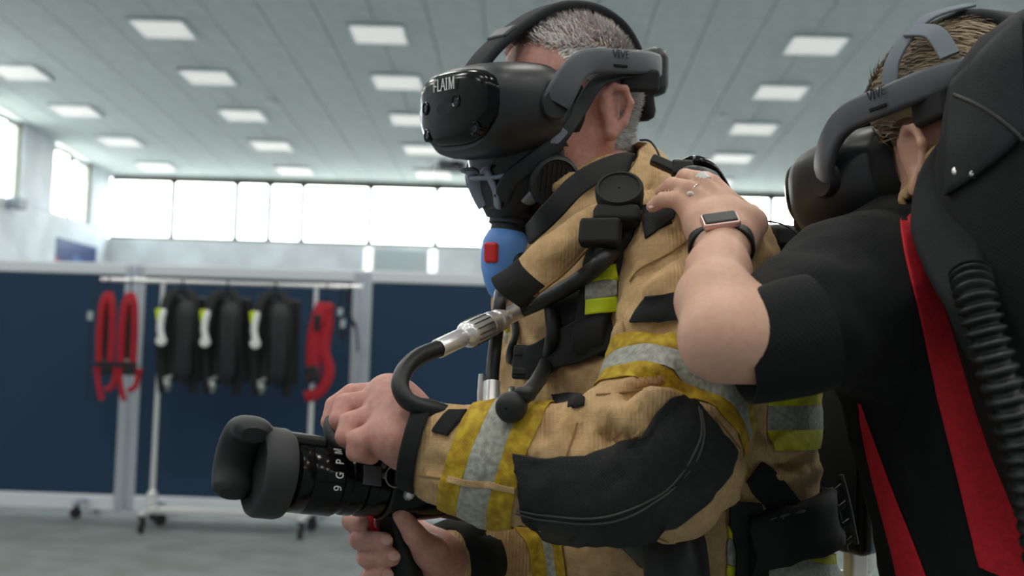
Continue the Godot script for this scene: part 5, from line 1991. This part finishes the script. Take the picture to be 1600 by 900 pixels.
# ---------------------------------------------------------------- the nozzle
func nozzle():
	var fr := P(392, 735, 1.11)
	var re := P(665, 768, 1.205)
	var t := thing("fire_nozzle", "black training fire nozzle with pistol grip held in both hands", "nozzle", Vector3((fr.x + re.x) * 0.5, P(640, 930, 1.22).y, (fr.z + re.z) * 0.5))
	var x := along(fr - re, re)
	var L := (fr - re).length()
	var z := func(px: float) -> float: return L * (665.0 - px) / 273.0
	var b := Mb.new()
	var z0: float = z.call(398)
	b.lathe([Vector2(0.034, z.call(445)), Vector2(0.0425, z.call(440)), Vector2(0.0445, z.call(432)), Vector2(0.0445, z0 - 0.004), Vector2(0.0425, z0), Vector2(0.039, z0 + 0.002), Vector2(0.036, z0 - 0.004), Vector2(0.035, z0 - 0.006), Vector2(0.001, z0 - 0.006)], 48, x)
	var bm := obj("bumper", b.mesh(), M.bumper, t, "dark grey rubber bumper")
	# the raised lip over the far and upper half of the front
	b = Mb.new()
	var arc := PackedVector3Array()
	for k in 25:
		var a := deg_to_rad(lerpf(58, 236, k / 24.0))
		arc.append(x * Vector3(cos(a) * 0.034, sin(a) * 0.036 + 0.004, z0 + 0.012))
	var rr := []
	for k in 25: rr.append(0.0125 if k > 1 and k < 23 else (0.0115 if k == 1 or k == 23 else 0.008))
	b.tube(arc, rr, 24, 1.6, x.basis.z, 2.3)
	obj("front_lip", b.mesh(), M.bumper, bm)
	b = Mb.new()
	var pr := [Vector2(0.034, z.call(446)), Vector2(0.0362, z.call(450)), Vector2(0.0362, z.call(468)), Vector2(0.0355, z.call(469.5)), Vector2(0.0362, z.call(471)), Vector2(0.0362, z.call(490)), Vector2(0.0362, z.call(513)), Vector2(0.034, z.call(517)), Vector2(0.032, z.call(518))]
	pr.reverse()
	b.lathe(pr, 48, x)
	var br := obj("barrel", b.mesh(), M.gloss, t, "glossy black barrel")
	var txt := ["9", "G", "P", "M"]
	for k in 4:
		var tm := TextMesh.new()
		tm.text = txt[k]
		tm.font = sans(false)
		tm.font_size = 16
		tm.pixel_size = 0.00066
		tm.depth = 0.0012
		var a := deg_to_rad(-8.0 + k * 21.0)
		var o := Vector3(cos(a), sin(a), 0)
		var bs := Basis(Vector3(-sin(a), cos(a), 0), Vector3(0, 0, 1), o)
		var m := obj("flow_mark", tm, M.white_print, br)
		m.transform = x * Transform3D(bs, o * 0.0366 + Vector3(0, 0, z.call(504)))
	b = Mb.new()
	b.lathe([Vector2(0.03, z.call(600)), Vector2(0.031, z.call(597)), Vector2(0.031, z.call(572)), Vector2(0.033, z.call(570)), Vector2(0.033, z.call(556)), Vector2(0.0305, z.call(554)), Vector2(0.0305, z.call(546)), Vector2(0.0335, z.call(544)), Vector2(0.0335, z.call(530)), Vector2(0.032, z.call(528)), Vector2(0.032, z.call(520)), Vector2(0.0345, z.call(518)), Vector2(0.0345, z.call(510))], 48, x)
	obj("collar_rings", b.mesh(), M.gloss, t)
	b = Mb.new()
	b.lathe([Vector2(0.033, -0.001), Vector2(0.0336, 0.0), Vector2(0.0336, 0.003), Vector2(0.033, 0.004)], 48, x * Transform3D(Basis(), Vector3(0, 0, z.call(596))))
	obj("locking_ring", b.mesh(), M.black, t)
	b = Mb.new()
	b.lathe([Vector2(0.024, z.call(700)), Vector2(0.026, z.call(690)), Vector2(0.029, z.call(670)), Vector2(0.0315, z.call(645)), Vector2(0.0315, z.call(622)), Vector2(0.029, z.call(606)), Vector2(0.028, z.call(598))], 40, x)
	var vb := obj("valve_body", b.mesh(), M.gloss, t)
	for q in [[0.75, z.call(575)], [0.4, z.call(575)], [0.55, z.call(548)], [0.1, z.call(622)]]:
		b = Mb.new()
		var o := Vector3(cos(q[0]), sin(q[0]), 0)
		b.lathe([Vector2(0.001, 0.0015), Vector2(0.0025, 0.0015), Vector2(0.0032, 0.0), Vector2(0.0032, -0.004)], 14, x * along(o, o * 0.0325 + Vector3(0, 0, q[1]), Vector3.BACK))
		obj("screw", b.mesh(), M.steel, vb)
	b = Mb.new()
	b.rbox(Vector3(0.012, 0.004, 0.02), 0.0015, x * Transform3D(Basis(Vector3.BACK, 0.9 - PI / 2), Vector3(cos(0.9) * 0.034, sin(0.9) * 0.034, z.call(618))))
	obj("maker_plate", b.mesh(), M.steel, vb)
	b = Mb.new()
	b.rbox(Vector3(0.02, 0.003, 0.02), 0.001, x * Transform3D(Basis(Vector3.BACK, 0.35 - PI / 2), Vector3(cos(0.35) * 0.0325, sin(0.35) * 0.0325, z.call(556))))
	obj("index_plate", b.mesh(), M.hmd_arm, vb)
	# key ring and bolt
	b = Mb.new()
	var loop := PackedVector3Array()
	var rc := P(620, 744, 1.145)
	for k in 29:
		var a := k * TAU / 28
		loop.append(rc + Vector3(cos(a) * 0.011, sin(a) * 0.011, 0.003 * sin(a * 2)))
	b.tube(loop, [0.0009], 6)
	obj("split_ring", b.mesh(), M.steel, t)
	b = Mb.new()
	b.lathe([Vector2(0.001, 0.007), Vector2(0.003, 0.0065), Vector2(0.005, 0.003), Vector2(0.0055, 0.0), Vector2(0.0055, -0.012)], 18, along(Vector3(0.2, 0.25, 0.9), P(640, 771, 1.152)))
	obj("bolt", b.mesh(), M.chrome, t)
	# bail handle: two arms and a bar under the left hand
	b = Mb.new()
	var zb: float = z.call(632)
	var pts := PackedVector3Array([x * Vector3(0.034, 0.0, zb), x * Vector3(0.037, 0.02, zb + 0.01), x * Vector3(0.036, 0.042, zb + 0.032), x * Vector3(0.028, 0.053, zb + 0.052), x * Vector3(0.0, 0.056, zb + 0.058), x * Vector3(-0.03, 0.053, zb + 0.054), x * Vector3(-0.037, 0.04, zb + 0.032), x * Vector3(-0.037, 0.02, zb + 0.01), x * Vector3(-0.034, 0.0, zb)])
	b.tube(curve(pts, 6), [0.0085], 14)
	obj("bail_handle", b.mesh(), M.black, t)
	b = tube_mesh(PackedVector3Array([P(516, 655, 1.172), P(519, 672, 1.16), P(530, 692, 1.15), P(552, 706, 1.148)]), [0.006, 0.0095, 0.0105, 0.01], 12)
	obj("handle_grip", b.mesh(), M.rubber, t)
	b = Mb.new()
	b.rbox(Vector3(0.03, 0.02, 0.03), 0.005, x * Transform3D(Basis(), Vector3(0, 0.034, z.call(535))))
	obj("top_lug", b.mesh(), M.black, t)
	b = Mb.new()
	b.rbox(Vector3(0.034, 0.012, 0.05), 0.005, x * Transform3D(Basis(), Vector3(0, 0.036, z.call(455))))
	obj("sight_rail", b.mesh(), M.black, t)
	# pistol grip
	b = tube_mesh(PackedVector3Array([P(612, 775, 1.205), P(615, 810, 1.217), P(622, 850, 1.222), P(632, 900, 1.225), P(640, 945, 1.225)]), [0.02, 0.019, 0.0195, 0.02, 0.021], 18, 6)
	obj("pistol_grip", b.mesh(), M.black, t)
	b = tube_mesh(PackedVector3Array([P(592, 790, 1.195), P(580, 805, 1.2), P(578, 824, 1.205), P(590, 832, 1.21)]), [0.004], 8)
	obj("trigger", b.mesh(), M.red_button, t, "red trigger")
	# hose leaving the valve under the arm, down to the floor behind the firefighter
	b = tube_mesh(PackedVector3Array([x * Vector3(0, 0, z.call(690)), P(745, 780, 1.225), P(810, 784, 1.21), P(880, 786, 1.195), P(960, 800, 1.185), P(1030, 850, 1.17), P(1060, 930, 1.14), Vector3(0.17, 0.5, -1.06), Vector3(0.2, 0.12, -1.0), Vector3(0.35, 0.034, -0.95), Vector3(0.75, 0.034, -0.9), Vector3(1.5, 0.034, -1.3)]), [0.025, 0.025, 0.026, 0.027, 0.029, 0.031, 0.033, 0.033, 0.033, 0.033, 0.033], 18)
	obj("hose", b.mesh(), M.hose, t)

# ---------------------------------------------------------------- the instructor
func woman():
	var fwd := Vector3(-0.574, 0, -0.819)
	var base := Vector3(P(1560, 800, 1.2).x, 0, -1.2)
	var t := thing("person", "instructor in black and red shirt resting a hand on the firefighter's shoulder", "person", base)
	var hx := head_frame(1502, 258, 1.16, deg_to_rad(-62), deg_to_rad(5.5), deg_to_rad(-5))
	var hm := head_local(0.0045, 0.93)
	relax(hm)
	hm.smooth()
	var body := Mb.new()
	body.add(hm, hx)
	# left arm and hand
	var arm := chains_at([
		[[1330, 470, 1.1, 0.05], [1190, 530, 0.97, 0.0335, 0.02], [1128, 530, 0.95, 0.0295, 0.03], [1117, 470, 1.0, 0.031, 0.02], [1122, 425, 1.06, 0.0268, 0.02], [1130, 385, 1.11, 0.0245]],
	])
	chain_field(arm, 0.006, 0.02).net(body)
	var hand := chains_at([
		[[1128, 400, 1.095, 0.0245], [1128, 378, 1.12, 0.0235, 0.015], [1115, 345, 1.14, 0.0195, 0.012], [1105, 325, 1.15, 0.0135]],
		[[1136, 380, 1.12, 0.0225, 0.015], [1138, 345, 1.145, 0.0195, 0.012], [1131, 318, 1.16, 0.0135]],
		[[1120, 375, 1.115, 0.0215, 0.015], [1096, 348, 1.135, 0.0165, 0.012], [1086, 336, 1.143, 0.012]],
		[[1142, 375, 1.13, 0.021, 0.015], [1160, 352, 1.155, 0.019, 0.012], [1171, 348, 1.17, 0.0155]],
		# little finger
		[[1084, 334, 1.143, 0.012, 0.006], [1058, 313, 1.148, 0.009, 0.0015], [1036, 312, 1.158, 0.008, 0.0015], [1019, 323, 1.172, 0.0066]],
		# ring finger
		[[1104, 324, 1.148, 0.0122, 0.006], [1074, 295, 1.15, 0.0092, 0.0015], [1050, 289, 1.163, 0.0084, 0.0015], [1034, 300, 1.18, 0.007]],
		# middle finger
		[[1120, 316, 1.154, 0.0124, 0.006], [1090, 281, 1.163, 0.0095, 0.0015], [1070, 276, 1.185, 0.0086, 0.0015], [1058, 288, 1.2, 0.0072]],
		# index finger
		[[1136, 314, 1.164, 0.0124, 0.006], [1114, 287, 1.175, 0.0095, 0.0015], [1102, 280, 1.2, 0.0086, 0.0015], [1088, 290, 1.225, 0.0072]],
		# thumb lies behind the shoulder
		[[1150, 372, 1.14, 0.018, 0.012], [1174, 350, 1.175, 0.0145, 0.006], [1172, 336, 1.21, 0.0115, 0.004], [1160, 330, 1.24, 0.0085]],
	])
	chain_field(hand, 0.003, 0.005).net(body)
	# what the clothes cover, the far arm, the legs
	var lb := chains_at([
		[[1450, 330, 1.2, 0.05], [1480, 430, 1.2, 0.075], [1530, 620, 1.2, 0.085], [1575, 850, 1.2, 0.09], [1600, 1000, 1.2, 0.1]],
		[[1460, 420, 1.19, 0.05], [1335, 465, 1.1, 0.048]],
		[[1500, 420, 1.22, 0.05], [1630, 470, 1.31, 0.045], [1665, 830, 1.33, 0.036], [1600, 1090, 1.35, 0.026], [1580, 1180, 1.35, 0.03]],
	])
	var hL := Vector3(base.x - 0.04, 0.84, -1.15)
	var hR := Vector3(base.x + 0.07, 0.84, -1.25)
	var aL := Vector3(base.x + 0.02, 0.09, -1.08)
	var aR := Vector3(base.x + 0.12, 0.09, -1.32)
	lb.append([[hL, 0.08], [(hL + aL) * 0.5 + Vector3(-0.02, 0, -0.03), 0.052], [aL, 0.034], [aL + fwd * 0.14 + Vector3(0, -0.05, 0), 0.025]])
	lb.append([[hR, 0.08], [(hR + aR) * 0.5 + Vector3(-0.02, 0, -0.03), 0.052], [aR, 0.034], [aR + fwd * 0.14 + Vector3(0, -0.05, 0), 0.025]])
	chain_field(lb, 0.014, 0.03).net(body)
	body.smooth()
	obj("body", body.mesh(), M.skin2, t)
	obj("fingernail", nail(P(1020, 320, 1.164), Vector3(-0.5, 0.7, 0.5), Vector3(-1, -0.4, 0), 0.0042, 0.005).mesh(), M.nail, t)
	# hair drawn back, with loose wisps
	var hb := Mb.new()
	var mk := func(p: Vector3) -> float:
		if absf(p.x) > 0.06 and p.z < 0.018 and p.z > -0.042 and p.y < 0.04 and p.y > -0.04: return 0.0
		var h := 0.078
		if p.z < 0.07: h = lerpf(0.012, 0.078, smoothstep(0.01, 0.07, p.z))
		if p.z < 0.01: h = lerpf(-0.06, 0.012, smoothstep(-0.03, 0.01, p.z))
		if absf(p.x) > 0.082: return -1.0
		return clampf((p.y - h) / 0.012, 0.0, 1.0)
	var shell := Mb.new()
	for i in hm.v.size():
		shell.v.append(hm.v[i] + hm.n[i] * 0.013 * clampf(mk.call(hm.v[i]) * 2.0 - 0.3, -0.4, 1.0))
	shell.ix = hm.ix
	shell.smooth()
	blades(hb, shell, hx, 15000, mk, func(p: Vector3, n: Vector3) -> Vector3:
		var to := Vector3(0, 0.02, -0.13) - p
		to -= n * to.dot(n)
		return to.normalized() - n * 0.04, [0.014, 0.03], 0.0009,
		func(p: Vector3) -> Color:
			var g := rng.randf_range(0.6, 1.05)
			return Color(0.42 * g, 0.32 * g, 0.2 * g))
	var k0 := hb.v.size()
	for i in shell.v.size():
		hb.v.append(hx * shell.v[i])
		hb.n.append((hx.basis * shell.n[i]).normalized())
		hb.c.append(Color(0.33, 0.25, 0.155))
	for i in range(0, shell.ix.size(), 3):
		var ok := true
		for q in 3:
			if mk.call(hm.v[shell.ix[i + q]]) <= 0.02: ok = false
		if ok:
			for q in 3: hb.ix.append(shell.ix[i + q] + k0)
	obj("hair", hb.mesh(), M.hair, t, "dark blond hair drawn back")
	for q in [[[1462, 232, 1.1], [1448, 236, 1.1], [1440, 250, 1.1], [1450, 256, 1.095]], [[1492, 226, 1.09], [1470, 230, 1.09], [1452, 244, 1.09], [1440, 262, 1.1]], [[1425, 292, 1.13], [1412, 305, 1.13], [1410, 316, 1.128], [1420, 326, 1.125]], [[1440, 262, 1.12], [1428, 285, 1.12], [1415, 310, 1.125]]]:
		obj("hair_wisp", tube_mesh(PA(q), [0.0045, 0.005, 0.004, 0.0015], 8).mesh(), M.wisp, t)
	obj("bun", bun(hx).mesh(), M.wisp, t)
	shirt(t, fwd)
	var tb := Mb.new()
	var ch := []
	for s in [[hL, aL], [hR, aR]]: ch.append([[s[0], 0.1], [(s[0] + s[1]) * 0.5 + Vector3(-0.02, 0, -0.03), 0.075], [s[1] + Vector3(0, 0.03, 0), 0.065]])
	ch.append([[(hL + hR) * 0.5 + Vector3(0, 0.14, 0), 0.11], [(hL + hR) * 0.5, 0.12]])
	chain_field(ch, 0.016, 0.05).net(tb)
	tb.smooth()
	obj("trousers", tb.mesh(), M.black_cloth, t)
	for a in [aL, aR]:
		var f := chain_field([[[a + Vector3(0, 0.01, 0), 0.045], [a + Vector3(0, -0.045, 0) - fwd * 0.01, 0.042], [a + fwd * 0.15 + Vector3(0, -0.055, 0), 0.034]]], 0.012, 0.02)
		var sb := Mb.new()
		f.net(sb)
		sb.smooth()
		obj("shoe", sb.mesh(), M.black, t)
	her_headset(hx)
	watch_and_rings()
	pack()

func bun(hx: Transform3D) -> Mb:
	var b := Mb.new()
	var pts := PackedVector3Array()
	for k in 40:
		var a := k * 0.55
		pts.append(hx * (Vector3(-0.02, 0.135, 0.022) + Vector3(cos(a), sin(a * 0.7) * 0.5, sin(a)) * (0.015 - 0.0002 * k)))
	b.tube(pts, [0.006], 8)
	return b

func shirt(t: Node3D, fwd: Vector3):
	var K := func(py: float, cx: float, a: float, b: float) -> Array:
		var p := P(cx, py, 1.2)
		return [p.y, p.x, p.z, a, b]
	var keys := [K.call(1040, 1620, 0.12, 0.16), K.call(900, 1596, 0.115, 0.152), K.call(760, 1566, 0.112, 0.15), K.call(640, 1540, 0.115, 0.155), K.call(540, 1512, 0.115, 0.16), K.call(460, 1488, 0.1, 0.155), K.call(390, 1462, 0.075, 0.105), K.call(345, 1446, 0.058, 0.062)]
	var ch := chains_at([
		[[1440, 420, 1.18, 0.07], [1330, 468, 1.1, 0.072, 0.04], [1258, 503, 1.03, 0.058, 0.03], [1222, 524, 1.0, 0.0475, 0.02]],
		[[1500, 420, 1.22, 0.06], [1630, 470, 1.31, 0.065, 0.03], [1645, 620, 1.32, 0.058, 0.02]],
	])
	var pts := []
	for c in ch:
		for a in c: pts.append(a[0])
	for k in keys:
		pts.append(Vector3(k[1] - 0.17, k[0], k[2] - 0.17))
		pts.append(Vector3(k[1] + 0.17, k[0], k[2] + 0.17))
	var bb := box_of(pts, 0.07)
	var f := Field.new(bb[0], bb[1], 0.008)
	f.trunk(keys, fwd, 0.02)
	for c in ch:
		for i in c.size() - 1: f.cap(c[i][0], c[i + 1][0], c[i][1], c[i + 1][1], c[i][2] if c[i].size() > 2 else 0.04)
	var b := Mb.new()
	f.net(b)
	relax(b, 2)
	b.smooth()
	crumple(b, 0.006, Vector3(6, 10, 6), 8)
	b.smooth()
	fold(b, [[[[1200, 470], [1260, 480], [1320, 520]], 0.006, 0.014], [[[1230, 590], [1280, 560], [1340, 540]], -0.007, 0.014], [[[1290, 590], [1350, 600], [1400, 580]], 0.007, 0.014], [[[1330, 420], [1360, 500], [1400, 560]], -0.006, 0.016], [[[1380, 640], [1420, 700], [1450, 800]], 0.006, 0.016], [[[1350, 620], [1390, 660], [1420, 760]], -0.006, 0.014]], b.tris())
	b.smooth()
	CT = b.tris()
	var sh := obj("shirt", b.mesh(), M.black_cloth, t, "black short-sleeved shirt with red panels")
	obj("red_panel", patch([[1404, 338], [1412, 400], [1432, 480], [1452, 570], [1482, 690], [1530, 885]], [[1428, 338], [1442, 400], [1470, 470], [1505, 565], [1560, 690], [1640, 930]], 40, 12, 0.0012, 0.0016).mesh(), M.red, sh, "red side panel")
	patch_jump = 0.09
	obj("red_panel", patch([[1342, 628], [1352, 690], [1368, 760], [1392, 850], [1408, 920]], [[1346, 630], [1368, 690], [1398, 770], [1430, 850], [1456, 920]], 26, 8, 0.0012, 0.0016).mesh(), M.red, sh, "red front panel")
	var a := P(1255, 500, 1.03)
	var c := P(1188, 545, 0.965)
	var hem := Mb.new()
	hem.lathe([Vector2(0.05, -0.06), Vector2(0.0515, -0.04), Vector2(0.049, -0.012), Vector2(0.0455, 0.012), Vector2(0.0445, 0.0145), Vector2(0.0425, 0.0145), Vector2(0.042, 0.0)], 44, along(Vector3(-1.0, -0.3, 0.1), P(1176, 545, 0.972)))
	obj("sleeve_hem", hem.mesh(), M.black_cloth, sh)

func her_headset(hx: Transform3D):
	var t := headset(hx, "black headset with grey top straps, worn by the instructor", false)
	# soft grey strap up the side of the head, with its fork
	for q in [[[0.098, 0.06, -0.01], [0.092, 0.1, -0.014], [0.06, 0.138, -0.03], [0.01, 0.152, -0.045]], [[0.075, 0.128, -0.024], [0.078, 0.115, -0.055], [0.084, 0.085, -0.075]]]:
		var pts := PackedVector3Array()
		for a in q: pts.append(Vector3(a[0], a[1], a[2]))
		var cp := curve(pts)
		var nm := PackedVector3Array()
		for p in cp: nm.append(Vector3(p.x, p.y - 0.04, p.z).normalized())
		var b := Mb.new()
		b.strap(cp, nm, [0.018], 0.003)
		obj("side_strap", b.mesh(), M.grey_strap, t, "grey side strap")

func watch_and_rings():
	# the wrist's line, from the forearm to the hand
	var c := P(1127, 384, 1.113)
	var ax := (P(1117, 345, 1.142) - P(1120, 430, 1.055)).normalized()
	var out := (CP - c).normalized()
	out = (out - ax * out.dot(ax)).normalized()
	var side := ax.cross(out).normalized()
	out = (out + side * 0.0).normalized()
	var t := thing("smart_watch", "slim black smart watch with rose gold case on the instructor's wrist", "watch", c + out * 0.03)
	var bs := Basis(side, ax, side.cross(ax))
	if bs.z.dot(out) < 0: bs = Basis(-side, ax, (-side).cross(ax))
	var fb := bs * Basis(Vector3.BACK, deg_to_rad(10))
	var rings := []
	for k in 41:
		var a := k * TAU / 40
		var d := bs.x * cos(a) * 0.0295 + bs.z * sin(a) * 0.0255
		var n := (bs.x * cos(a) / 0.0295 + bs.z * sin(a) / 0.0255).normalized()
		var r := PackedVector3Array()
		for q in [[-0.0095, 0.0], [0.0095, 0.0], [0.0095, 0.0022], [0.0075, 0.003], [-0.0075, 0.003], [-0.0095, 0.0022]]: r.append(c + d + bs.y * q[0] + n * q[1])
		rings.append(r)
	var b := Mb.new()
	b.loft(rings, false, false)
	obj("watch_strap", b.mesh(), M.rubber, t)
	var at := c + bs.z * 0.0275
	b = Mb.new()
	b.rbox(Vector3(0.037, 0.025, 0.008), 0.0036, Transform3D(fb, at))
	var ws := obj("case", b.mesh(), M.rose, t, "rose gold case")
	b = Mb.new()
	b.rbox(Vector3(0.033, 0.021, 0.006), 0.0026, Transform3D(fb, at + bs.z * 0.0022))
	obj("display", b.mesh(), M.black, ws)
	# ring with a pale stone
	var p0 := P(1074, 295, 1.152)
	var p1 := P(1092, 312, 1.151)
	var rc := p0.lerp(p1, 0.28)
	var rx := along(p1 - p0, rc)
	t = thing("finger_ring", "pale stone ring on the instructor's ring finger", "ring", rc)
	b = Mb.new()
	var loop := PackedVector3Array()
	for k in 33: loop.append(rx * Vector3(cos(k * TAU / 32) * 0.0106, sin(k * TAU / 32) * 0.0106, 0))
	b.tube(loop, [0.0011], 8)
	obj("hoop", b.mesh(), M.silver_metal, t)
	b = Mb.new()
	var so := (CP - rc).normalized()
	b.lathe([Vector2(0.001, 0.0035), Vector2(0.003, 0.0032), Vector2(0.0044, 0.0012), Vector2(0.003, -0.002)], 12, along(so + Vector3(-0.1, -0.5, 0), rc + (so + Vector3(0, -0.25, 0)) * 0.0105))
	obj("stone", b.mesh(), M.stone, t)
	# white band on the middle finger
	p0 = P(1090, 281, 1.165)
	p1 = P(1114, 308, 1.158)
	rc = p0.lerp(p1, 0.12)
	rx = along(p1 - p0, rc)
	t = thing("finger_band", "wide white band round the instructor's middle finger", "finger band", rc)
	b = Mb.new()
	b.lathe([Vector2(0.0103, -0.0045), Vector2(0.0112, -0.0045), Vector2(0.0116, -0.003), Vector2(0.0116, 0.004), Vector2(0.0108, 0.005)], 28, rx)
	obj("band", b.mesh(), M.white_plastic, t)

func pack():
	var t := thing("equipment_pack", "black equipment pack with ribbed hose on the instructor's back", "backpack", P(1690, 900, 1.02))
	var rings := []
	for q in [[15, 1700, 0.045, 0.03, 1.02], [25, 1698, 0.065, 0.05, 1.02], [60, 1695, 0.09, 0.07, 1.02], [120, 1692, 0.112, 0.082, 1.02], [250, 1690, 0.122, 0.09, 1.02], [340, 1690, 0.12, 0.09, 1.02], [430, 1690, 0.112, 0.09, 1.02], [500, 1692, 0.108, 0.088, 1.02], [650, 1700, 0.088, 0.08, 1.03], [830, 1710, 0.06, 0.07, 1.05], [960, 1715, 0.05, 0.06, 1.06]]:
		var c := P(q[1], q[0], q[4])
		var r := PackedVector3Array()
		for j in 48:
			var a := j * TAU / 48
			var cx: float = sign(cos(a)) * pow(abs(cos(a)), 0.7) * q[2]
			var cz: float = sign(sin(a)) * pow(abs(sin(a)), 0.7) * q[3]
			r.append(c + Basis(Vector3.UP, 0.2) * Vector3(cx, 0, cz))
		rings.append(r)
	var b := Mb.new()
	b.loft(rings)
	CT = b.tris()
	var pb := obj("pack_body", b.mesh(), M.pack, t)
	# the lid's lower edge and a seam
	obj("lid", patch([[1493, 128], [1530, 92], [1570, 52], [1600, 30]], [[1482, 306], [1520, 282], [1562, 250], [1602, 214]], 16, 14, 0.001, 0.004).mesh(), M.pack_lid, t)
	b = strap_on([[1500, 150], [1540, 168], [1580, 200], [1600, 222]], [0.003], 0.002, 0.006)
	obj("seam", b.mesh(), M.black, pb)
	for q in [[1495, 266, 0.0045], [1520, 271, 0.003]]:
		b = Mb.new()
		var h := on(q[0], q[1], 0.006, 0.95)
		b.lathe([Vector2(0.001, 0.002), Vector2(q[2] * 0.7, 0.0016), Vector2(q[2], 0.0), Vector2(q[2], -0.004)], 18, along(Vector3(-0.5, 0.3, 0.8), h))
		obj("stud", b.mesh(), M.chrome, t)
	# shoulder strap, wide over the shoulder and narrowing under the arm
	var sp := curve(PA([[1570, 200, 1.0], [1530, 236, 1.05], [1494, 284, 1.05], [1482, 345, 1.02], [1494, 410, 0.99], [1512, 470, 0.965], [1540, 555, 0.96]]), 6)
	var nm := PackedVector3Array()
	for p in sp: nm.append((CP - p + Vector3(-0.3, 0.25, 0)).normalized())
	b = Mb.new()
	b.strap(sp, nm, curve1([0.06, 0.066, 0.068, 0.064, 0.05, 0.034, 0.026], 6), 0.016)
	obj("shoulder_strap", b.mesh(), M.pack, t)
	# ribbed hose
	var hpts := curve(PA([[1515, 425, 0.93], [1526, 470, 0.915], [1548, 545, 0.91], [1578, 640, 0.91], [1605, 735, 0.915], [1625, 830, 0.93], [1640, 930, 0.95]]), 26)
	var rr := []
	for i in hpts.size(): rr.append(0.0145 + 0.0028 * sin(i * TAU / 6.0))
	b = Mb.new()
	b.tube(hpts, rr, 20)
	obj("ribbed_hose", b.mesh(), M.hose, t)
